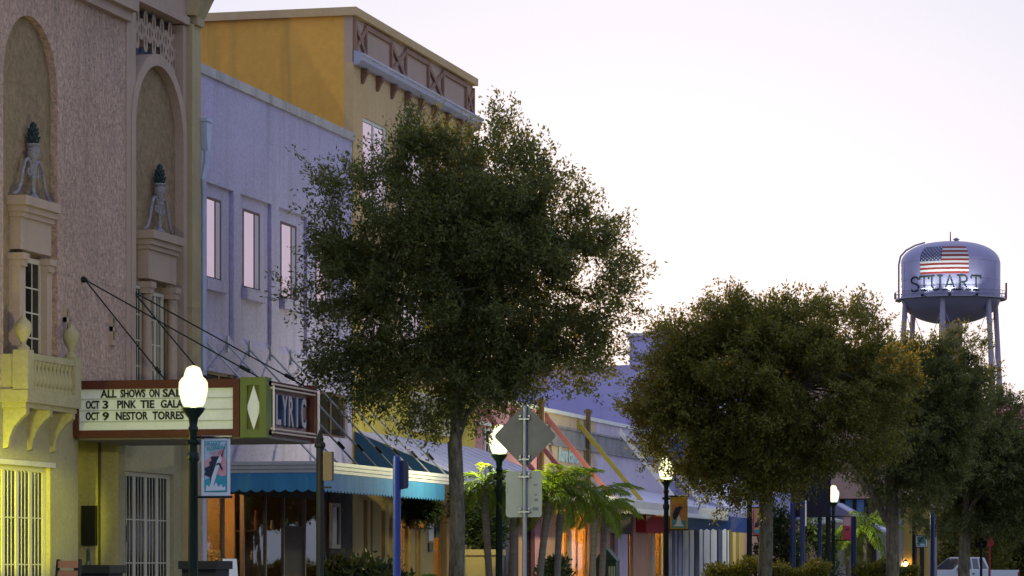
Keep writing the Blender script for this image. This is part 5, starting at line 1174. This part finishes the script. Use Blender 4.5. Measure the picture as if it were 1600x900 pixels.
def oak(name, lab, px, d, outline, depth, tr, fork_py, nclump, nspray, lm, seed, leaf=(.085, .036), per=11, extra_limbs=(), clump=.42, inner=.35, scale=.95):
    """outline: crown silhouette in photograph columns/rows; the crown is a rounded body of that width, height and `depth`"""
    rn = np.random.default_rng(seed); rp = random.Random(seed)
    bx_, by_ = at(px, d); root = thing(name, lab, 'tree', (bx_, by_, 0), 'street oaks'); mp = d/5000
    poly = [((a-px)*mp, EYE + (885-b_)*mp) for a, b_ in outline]
    cu = sum(p[0] for p in poly)/len(poly); cv = sum(p[1] for p in poly)/len(poly)
    def edge(th):
        dx, dy = math.cos(th), math.sin(th); best = .3
        for (a, b_) in zip(poly, poly[1:] + poly[:1]):
            ex, ey = b_[0]-a[0], b_[1]-a[1]; den = dx*ey - dy*ex
            if abs(den) < 1e-9: continue
            qx, qy = a[0]-cu, a[1]-cv; t = (qx*ey - qy*ex)/den; u = (qx*dy - qy*dx)/den
            if t > 0 and 0 <= u <= 1: best = max(best, t)
        return best
    tab = np.array([edge(2*math.pi*k/360) for k in range(360)])
    def pts(n, lo):
        th = rn.uniform(0, 2*math.pi, n); rho = np.sqrt(rn.uniform(lo*lo, 1, n)); w = rn.uniform(-1, 1, n); w = np.sign(w)*np.abs(w)**.6 * np.sqrt(np.maximum(1-rho**2*.96, .02)) * depth
        e = tab[(th/(2*math.pi)*360).astype(int) % 360] * scale * (1 - .09*(1 + np.sin(th*7 + w*2.1 + seed)*np.sin(th*3.3 - w*1.3)))
        u = cu + np.cos(th)*rho*e; v = cv + np.sin(th)*rho*e
        return np.stack([bx_ + u*CT - w*ST, by_ + u*ST + w*CT, v], 1)
    # area-weighted: more clumps where the crown is wide
    cl = pts(nclump, inner); cen = np.array([bx_ + cu*CT, by_ + cu*ST, cv])
    rad = rn.uniform(.6, 1.25, nclump)*clump
    out = unit(cl - cen)
    cl = cl - out*rad[:, None]*.55
    # tufts of leaves inside each clump, sprigs inside each tuft
    nt_ = nspray//8; kt = rn.integers(0, nclump, nt_)
    tuft = unit(rn.normal(0, 1, (nt_, 3)))*(rn.uniform(0, 1, (nt_, 1))**.4)*rad[kt][:, None]*np.array([1, 1, .52]); q_ = rn.integers(0, nt_, nspray); k = kt[q_]
    off = tuft[q_] + rn.normal(0, 1, (nspray, 3))*leaf[0]*np.array([.95, .95, .6])
    C = cl[k] + off
    ax = unit(off)*.8 + out[k]*.7 + np.array([0, 0, .15])
    # stray shoots poking out of the outline
    ns = nspray//22; sh_ = pts(ns, .86); dr = unit(unit(sh_-cen) + rn.normal(0, .35, (ns, 3)) + np.array([0, 0, .2])); ln = rn.uniform(.2, .75, (ns, 1))
    for f in (0, .25, .5, .72, .95): C = np.concatenate([C, sh_ + dr*ln*f]); ax = np.concatenate([ax, dr])
    leaf_object('crown', lm, C, ax, per, .22, leaf[0], leaf[1], seed+1, root)
    # trunk and limbs
    fz_ = hz(fork_py, d); tb = MB(); lean = rp.uniform(-.05, .05)
    tp = []; tr_ = []
    for i in range(9):
        t = i/8; tp.append((bx_ + lean*t + .03*math.sin(t*5+seed), by_ + .03*math.cos(t*4+seed), fz_*t)); tr_.append(tr*(1.45 if i == 0 else 1.12 if i == 1 else 1 - .12*t))
    top = Vector(tp[-1])
    tb.path(tp, tr_, 14)
    ctr = Vector((*at(px, d), cv)); lead = [top - Vector((0, 0, .2)), top.lerp(ctr, .35) + Vector((.08, .03, 0)), top.lerp(ctr, .75) + Vector((-.06, .05, 0)), ctr + Vector((.05, 0, .8))]
    tb.path(lead, [tr*.80, tr*.62, tr*.42, tr*.15], 10); limbs = list(lead[1:]); trunk_top = top
    for q in range(11):
        top = lead[0].lerp(lead[1], rp.random()) if q < 6 else lead[1].lerp(lead[2], rp.random())
        tg = Vector(cl[rp.randrange(nclump)]); tg = top.lerp(tg, .85)
        if tg.z < top.z + .4: tg.z = top.z + .4 + rp.random()
        mid = top.lerp(tg, .45) + Vector((rp.uniform(-.2, .2), rp.uniform(-.2, .2), .35))
        pth = [top - Vector((0, 0, .12)), top.lerp(mid, .4) + Vector((0, 0, .12)), mid, mid.lerp(tg, .5) + Vector((rp.uniform(-.12, .12), rp.uniform(-.12, .12), .1)), tg]
        tb.path(pth, [tr*.40, tr*.32, tr*.23, tr*.14, tr*.06], 8); limbs += pth[1:]
    for pth in extra_limbs:
        P = [Vector((*at(a, d+dd), hz(b_, d))) for a, b_, dd in pth]; n_ = len(P); tb.path(P, [tr*.55*(1-.6*i/(n_-1)) for i in range(n_)], 8)
    tb.build('trunk', BARK, root, smooth=True)
    tw = MB()
    for c in cl:
        c = Vector(c); nb_ = min(limbs, key=lambda p: (p-c).length); m_ = nb_.lerp(c, .5) + Vector((rp.uniform(-.1, .1), rp.uniform(-.1, .1), rp.uniform(-.05, .15)))
        tw.path([nb_, m_, c], [.03, .02, .007], 5, cap=False)
    tw.build('branches', BARK, root)['kind'] = 'stuff'
    return root
oak('oak_tree', 'large dark oak in front of the lavender and ochre buildings', 712, 58.5,
    [(660, 172), (700, 190), (745, 215), (770, 190), (806, 160), (830, 200), (852, 240), (880, 288), (925, 305), (955, 345), (985, 400), (1008, 415), (985, 470), (1005, 500), (975, 545), (985, 575), (940, 580), (930, 612), (880, 600), (840, 625), (780, 655), (740, 690), (700, 660), (660, 690), (600, 660), (560, 660), (510, 615), (465, 600), (462, 555), (480, 520), (445, 470), (490, 420), (465, 345), (500, 330), (485, 265), (540, 265), (560, 240), (610, 245), (630, 190)],
    2.4, .15, 690, 190, 14500, OAK, 11, (.088, .037), 12, (), .62, .10, .93)
oak('oak_tree', 'broad olive oak behind the second lit lamp, left of the water tower', 1193, 78,
    [(1085, 470), (1120, 478), (1150, 455), (1190, 480), (1230, 470), (1280, 458), (1310, 480), (1350, 462), (1392, 478), (1405, 520), (1390, 540), (1440, 565), (1450, 620), (1430, 670), (1440, 700), (1380, 735), (1330, 760), (1290, 745), (1240, 790), (1190, 800), (1130, 800), (1080, 780), (1050, 740), (1005, 730), (960, 705), (985, 660), (955, 640), (990, 600), (975, 560), (1020, 545), (1020, 500), (1060, 490)],
    3.0, .19, 785, 200, 17500, OAK2, 23, (.100, .043), 12, (), .70, .12, .89)
oak('oak_tree', 'shaded oak with a bent low limb below the water tower', 1393, 100,
    [(1400, 535), (1440, 545), (1470, 525), (1500, 520), (1540, 530), (1535, 570), (1510, 600), (1520, 640), (1500, 700), (1480, 750), (1450, 790), (1410, 800), (1360, 790), (1330, 735), (1350, 700), (1380, 660), (1380, 600)],
    2.4, .22, 740, 120, 9500, OAK, 37, (.105, .046), 12, ([(1384, 812, 0), (1374, 790, -.3), (1360, 768, -.6), (1345, 752, -.8), (1332, 735, -1.0), (1326, 715, -1.2)],), .75, .15, 1.0)
oak('oak_tree', 'dark oak in front of the white pickup at the right edge', 1507, 124,
    [(1500, 600), (1540, 590), (1560, 625), (1578, 605), (1585, 640), (1575, 680), (1605, 690), (1650, 700), (1680, 760), (1640, 820), (1600, 835), (1560, 838), (1500, 822), (1450, 835), (1420, 810), (1440, 760), (1430, 700), (1465, 650)],
    3.0, .24, 815, 120, 9500, OAK, 53, (.13, .058), 12, (), .85, .15, 1.0)

# palms -----------------------------------------------------------
PALM = leafmat('palm leaflets', (.075, .12, .010), (.17, .25, .022), .40, .3)
PBARK = mat('palm trunk', (.20, .17, .14), .9, .3, 2, bump=.6, bscale=3, bdist=.05, stretch=(.5, .5, 7))
def frond_mesh(L, ll, seed, droop):
    r = random.Random(seed); mb = MB(); P = []; n = 26
    for i in range(n+1):
        t = i/n; P.append(Vector((L*(t - .22*droop*t*t), 0, L*(.55*t - (.55+.55*droop)*t*t))))
    mb.path(P, [.018*(1-.8*i/n) for i in range(n+1)], 5)
    for i in range(3, n+1):
        t = i/n; d = (P[i]-P[i-1]).normalized(); l = ll*(math.sin(math.pi*min(1, .12+t*.9))**.6)*r.uniform(.85, 1.1)
        for s_ in (-1, 1):
            for q in range(2):
                base = P[i-1].lerp(P[i], q*.5); dirn = (d*r.uniform(.5, .8) + Vector((0, s_*r.uniform(.7, 1), r.uniform(-.35, .25)))).normalized()
                side = Vector((0, 0, 1)).cross(dirn).normalized()*.017; mid = base + dirn*l*.55; tip = base + dirn*l + Vector((0, 0, -l*.38))
                mb.add([base, mid + side, tip, mid - side], [(0, 1, 2, 3)])
    me = bpy.data.meshes.new('frond'); me.from_pydata([tuple(v) for v in mb.v], [], mb.f); me.materials.append(PALM); return me
FM = [frond_mesh(1.45, .44, 3, .75), frond_mesh(1.3, .40, 4, 1.0), frond_mesh(1.5, .42, 5, .45)]
def palm(px, d, ztop, lab, seed, sc_=1.0, lean=0.0, nf=15, tr=.07):
    x, y = at(px, d); t = thing('palm_tree', lab, 'palm', (x, y, 0), 'small street palms'); r = random.Random(seed)
    pts = [(x + lean*(i/6)**1.6, y + .1*math.sin(i*.7+seed), ztop*i/6) for i in range(7)]
    MB().path(pts, [tr*1.6, tr*1.1, tr, tr, tr, tr*1.1, tr*.7], 10).build('trunk', PBARK, t, smooth=True)
    tp = Vector(pts[-1]) - t.location
    for k in range(nf):
        o = bpy.data.objects.new('frond', FM[k % 3]); COL.objects.link(o); o.parent = t; o.location = tp + Vector((0, 0, -.02*k*.3))
        q = k/nf; o.rotation_euler = (r.uniform(-.25, .25), .45 - 1.25*(1-q)*1.0 + r.uniform(-.15, .15), k*2.4 + r.uniform(-.3, .3)); o.scale = (sc_*r.uniform(.85, 1.1),)*3
    return t
palm(766, 63.3, 3.18, 'palm glowing under the half hidden lamp, left of its post', 1, .66, -.1)
palm(800, 63.6, 3.12, 'palm glowing right of the half hidden lamp post', 2, .55, .12)
palm(840, 63.8, 3.12, 'leaning palm with bright fronds right of the square plate', 3, .80, .25)
palm(870, 64.4, 3.10, 'palm with drooping fronds touching the amber shop window', 9, .74, .1)
palm(922, 69.5, 2.95, 'darker palm standing apart left of the litter bin', 5, .80, .1)
palm(936, 72.0, 2.85, 'low dark palm nearest the litter bin', 6, .60, .15)
palm(1352, 112, 2.9, 'green palm right of the red banner under the oaks', 7, 1.15)
palm(1325, 114, 2.5, 'low palm below the red banner', 8, 1.0)

# shrubs, hedges, hanging plants -------------------------------------
HED = leafmat('hedge leaves', (.07, .085, .012), (.20, .19, .03), .25)
SHR = leafmat('shrub leaves', (.02, .035, .012), (.06, .085, .03), .2)
def bush(name, lab, cat, x, y, z, rx, ry, rz, n, m, leaf, seed, stems=True, group=None, hang=0.0):
    t = thing(name, lab, cat, (x, y, 0 if stems else z-rz), group); r = np.random.default_rng(seed)
    nc = 26; c = unit(r.normal(0, 1, (nc, 3)))*(r.uniform(.3, 1, (nc, 1))**.5)*np.array([rx, ry, rz])*.8
    k = r.integers(0, nc, n); off = unit(r.normal(0, 1, (n, 3)))*(r.uniform(0, 1, (n, 1))**.4)*np.array([rx, ry, rz])*.36
    C = np.array([x, y, z]) + c[k] + off
    leaf_object('foliage', m, C, unit(c[k]+off*2)+np.array([0, 0, .3]), 8, leaf*1.6, leaf, leaf*.42, seed, t, jit=leaf*.4)
    mb = MB()
    for q in range(7):
        e = c[q]; mb.path([(x + e[0]*.15, y + e[1]*.15, 0 if stems else z-rz*.9), (x + e[0]*.5, y + e[1]*.5, z-rz*.3), (x+e[0], y+e[1], z+e[2])], [.02, .014, .006], 5)
    mb.build('stems', BARK, t)
    if hang:
        MB().lathe([(.06, -.22), (.16, -.18), (.22, -.06), (.23, 0), (.20, 0)], x, y, z-rz*.55, 14).build('basket', WOOD, t, smooth=True)
        ch_ = MB()
        for q in range(3): ch_.path([(x+.21*math.cos(q*2.094), y+.21*math.sin(q*2.094), z-rz*.55), (x, y, hang)], .008, 4)
        ch_.build('chains', DARKMET, t)
    return t
def hedge(px0, px1, d, zt, lab, seed):
    x0, y0 = at(px0, d); x1, y1 = at(px1, d); t = thing('hedge', lab, 'hedge', ((x0+x1)/2, (y0+y1)/2, 0)); r = np.random.default_rng(seed)
    L = math.hypot(x1-x0, y1-y0); n = int(L*900); u = r.uniform(0, 1, n); w = r.uniform(-.5, .5, n); top = zt + .10*np.sin(u*L*3.1+seed)+.07*np.sin(u*L*7.7)
    z = top*(1 - r.uniform(0, 1, n)**2.2)
    C = np.stack([x0+(x1-x0)*u - w*ST, y0+(y1-y0)*u + w*CT, z], 1)
    leaf_object('foliage', HED, C, np.tile(np.array([0, 0, 1.]), (n, 1)), 6, .14, .10, .05, seed, t)
    mb = MB()
    for q in range(int(L*2)): f = (q+.5)/int(L*2); mb.path([(x0+(x1-x0)*f, y0+(y1-y0)*f, 0), (x0+(x1-x0)*f+.05, y0+(y1-y0)*f, zt*.8)], [.03, .01], 5)
    mb.build('stems', BARK, t); return t
hedge(1105, 1292, 80, 1.50, 'clipped yellow green hedge at the broad oak trunk foot', 61)
hedge(1335, 1432, 101, 1.50, 'clipped yellow green hedge left of the pickup', 62)
x, y = at(560, 60); bush('tropical_shrub', 'dark leafy shrub at the foot of the stone pier', 'shrub', x, y, .95, .55, .45, .75, 550, SHR, .20, 71)
x, y = at(600, 61); bush('tropical_shrub', 'dark shrub behind the bright blue pole', 'shrub', x, y, .9, .45, .4, .7, 400, SHR, .16, 72)
palm(642, 62, 1.15, 'knee high silvery palm right of the bright blue pole', 12, .62, 0, 13, .05)
x, y = at(752, 66.3); bush('planter_shrub', 'dark flowering shrub in the yellow masonry planter', 'shrub', x, y+.3, 2.35, .45, .35, .5, 600, SHR, .11, 73, stems=False)
x, y = at(640, 68); bush('hanging_basket', 'dark hanging plant under the teal canopy left of the oak trunk', 'hanging basket', X(660, 9.6), 9.3, 2.75, .45, .35, .32, 400, SHR, .10, 74, stems=False, hang=3.30)
x, y = at(752, 69); bush('hanging_basket', 'dark hanging plant under the awning right of the oak trunk', 'hanging basket', x, y, 2.95, .75, .4, .38, 600, SHR, .10, 75, stems=False, hang=3.58)
x, y = at(1215, 106); bush('street_shrub', 'rounded green shrub right of the broad oak trunk', 'shrub', x, y, 1.9, .75, .6, 1.9, 1400, SHR, .14, 76)
x, y = at(1268, 112); bush('street_shrub', 'dark shrub below the navy billboard', 'shrub', x, y, 2.0, .9, .6, 1.2, 900, SHR, .14, 77)
x, y = at(866, 67); bush('ground_shrub', 'low green shrub at the feet of the bright palms', 'shrub', x, y, 1.2, .35, .3, .5, 250, SHR, .12, 78)
for i, (px, d_, z_, rx, rz_) in enumerate(((1405, 170, 2.6, 2.4, 2.6), (1462, 176, 3.2, 3.0, 3.0), (1520, 180, 3.0, 3.4, 3.0), (1575, 185, 2.2, 2.6, 2.4), (1370, 160, 2.6, 2.4, 2.8))):
    x, y = at(px, d_); bush('background_tree', ['leafy tree above the yellow shop roof', 'green tree behind the pale blue banner', 'green tree behind the pickup cab', 'low tree behind the pickup bed', 'green tree behind the thick bent oak trunk'][i], 'tree', x, y, z_, rx, 1.5, rz_, 1700, OAK2, .26, 80+i)
# far belt of trees along the horizon
ft = np.random.default_rng(99); n = 9000
u = ft.uniform(-300, 2400, n); dd_ = ft.uniform(640, 700, n); hh = 6 + 2.5*np.sin(u*.013) + 2*np.sin(u*.041+1)
P = np.array([[*at(a, b_), h*ft.uniform(0, 1)**.6] for a, b_, h in zip(u, dd_, hh)])
tl = bpy.data.objects.new('distant_trees', None); 
tl = thing('distant_trees', 'far dark belt of trees along the horizon', 'trees', (0, 600, 0)); tl['kind'] = 'stuff'
leaf_object('foliage', OAK, P, np.tile(np.array([0, 0, 1.]), (n, 1)), 5, 1.2, 1.6, .9, 100, tl, jit=.8)['kind'] = 'stuff'

# ------------------------------------------------------------------ pickup truck (local frame: +x = front, z up)
PK = thing('pickup_truck', 'white pickup truck parked nose left behind the oak trunk', 'pickup', (0, 0, 0))
CARW = mat('white car paint', (.62, .64, .70), .25, .04, 1, spec=.6); TYRE = mat('tyre rubber', (.02, .02, .02), .85, .1, 5); CARGL = mat('car glass', (.05, .055, .08), .05, 0, 1, spec=1.0); CHR = mat('chrome', (.6, .6, .62), .15, .05, 3, metal=1); TAIL = mat('tail lamp red', (.35, .02, .02), .3, .05, 3)
hw = .95
def side(prof, y0, y1, name, m, sm=False): return MB().prism(prof, 'y', y0, y1).build(name, m, PK, smooth=sm)
body = [(2.70, .62), (2.78, .80), (2.74, 1.05), (2.55, 1.20), (1.35, 1.33), (-.95, 1.33), (-.95, .50), (-.9, .45), (1.05, .45), (1.12, .72), (1.3, .88), (1.62, .92), (1.94, .88), (2.12, .72), (2.18, .50), (2.6, .5)]
side(body, -hw, hw, 'body', CARW)
bed = [(-1.0, .50), (-1.22, .50), (-1.28, .72), (-1.46, .88), (-1.78, .92), (-2.10, .88), (-2.28, .72), (-2.34, .52), (-2.75, .56), (-2.75, 1.36), (-1.0, 1.36)]
for y0, y1 in ((-hw, -hw+.08), (hw-.08, hw)): side(bed, y0, y1, 'bed_side', CARW)
MB().box(-2.75, -2.68, -hw+.08, hw-.08, .55, 1.34).build('tailgate', CARW, PK); MB().box(-2.7, -.97, -hw+.08, hw-.08, .55, .75).build('bed_floor', TYRE, PK)
cab = MB(); bw, tw_ = hw-.03, .74
cb_ = [(1.30, 1.33), (.45, 1.97), (.25, 2.02), (-.62, 2.02), (-.75, 1.98), (-.95, 1.34)]
def yl(z): return bw + (tw_-bw)*(z-1.33)/.69
cab.add([(x, -yl(z), z) for x, z in cb_] + [(x, yl(z), z) for x, z in cb_], [tuple(range(6)), tuple(range(6, 12))[::-1]] + [(i, (i+1) % 6, 6+(i+1) % 6, 6+i) for i in range(6)])
cab.build('cab', CARW, PK)
def gquad(P, name='side_window'): 
    a = [Vector(p) for p in P]; return MB().add(a, [tuple(range(len(a)))]).build(name, CARGL, PK, recalc=False)
gquad([(1.245, -.80, 1.385), (1.245, .80, 1.385), (.50, .66, 1.945), (.50, -.66, 1.945)], 'windscreen').location = (.012, 0, .012)
for s_ in (-1, 1):
    def sw(pts): return gquad([(x, s_*(yl(z)+.008), z) for x, z in pts])
    sw([(1.05, 1.40), (.40, 1.92), (.14, 1.95), (.14, 1.40)]); sw([(.06, 1.40), (.06, 1.95), (-.30, 1.95), (-.30, 1.40)]); sw([(-.38, 1.40), (-.38, 1.95), (-.60, 1.95), (-.82, 1.42)])
    MB().box(.02, .14, s_*(hw+.005), s_*(hw+.03), 1.14, 1.19).build('door_handle', TYRE, PK)
    MB().box(.92, 1.06, s_*(hw+.02), s_*(hw+.24), 1.32, 1.50).build('mirror', TYRE, PK)
    MB().box(2.60, 2.75, s_*.56, s_*.90, .90, 1.08).build('headlight', CHR, PK)
    MB().box(-2.77, -2.66, s_*.80, s_*(hw+.004), .95, 1.25).build('tail_light', TAIL, PK)
    for xx in (1.62, -1.78):
        wv = MB(); wv.lathe([(.30, -.11), (.36, -.11), (.38, -.08), (.38, .08), (.36, .11), (.30, .11)], 0, 0, 0, 24); w_ = wv.build('wheel', TYRE, PK, smooth=True)
        w_.rotation_euler = (math.pi/2, 0, 0); w_.location = (xx, s_*(hw-.14), .38)
        rm = MB().lathe([(.05, -.10), (.29, -.10), (.29, .10), (.05, .10)], 0, 0, 0, 16).build('rim', CHR, w_)
MB().box(2.72, 2.86, -hw+.02, hw-.02, .50, .74).build('bumper', CHR, PK); MB().box(2.70, 2.79, -.54, .54, .84, 1.08).build('grille', TYRE, PK)
MB().box(-2.9, -2.75, -hw+.05, hw-.05, .5, .68).build('bumper', CHR, PK)
px_, py_ = at(1506, 166); PK.location = (px_, py_, .06); PK.rotation_euler = (0, 0, math.pi + TH + math.radians(28)); PK.scale = (1.03, 1.0, 1.0)
# stop sign back & dark round board near the pickup
sg = thing('stop_sign', 'red stop sign on a red post behind the pickup bed', 'road sign', (*at(1546, 150), 0)); x, y = at(1546, 150)
MB().path([(x, y, 0), (x, y, hz(836, 150))], .05, 8).build('post', FR, sg)
MB().prism([(x + .22*math.cos(math.pi/8+k*math.pi/4), hz(848, 150)+.22*math.sin(math.pi/8+k*math.pi/4)) for k in range(8)], 'y', y-.08, y-.06).build('plate', FR, sg)
rb_ = thing('dark_signpost', 'dark sign board back on a post before the pickup bed', 'road sign', (*at(1533, 125), 0)); x, y = at(1533, 125)
MB().path([(x, y, 0), (x, y, hz(836, 125))], .05, 8).build('post', DARKMET, rb_)
xx0 = x-.24; MB().prism([(xx0, hz(852, 125)), (xx0+.06, hz(856, 125)), (xx0+.42, hz(856, 125)), (xx0+.48, hz(852, 125)), (xx0+.48, hz(834, 125)), (xx0, hz(834, 125))], 'y', y-.06, y-.05).build('plate', DARKMET, rb_)
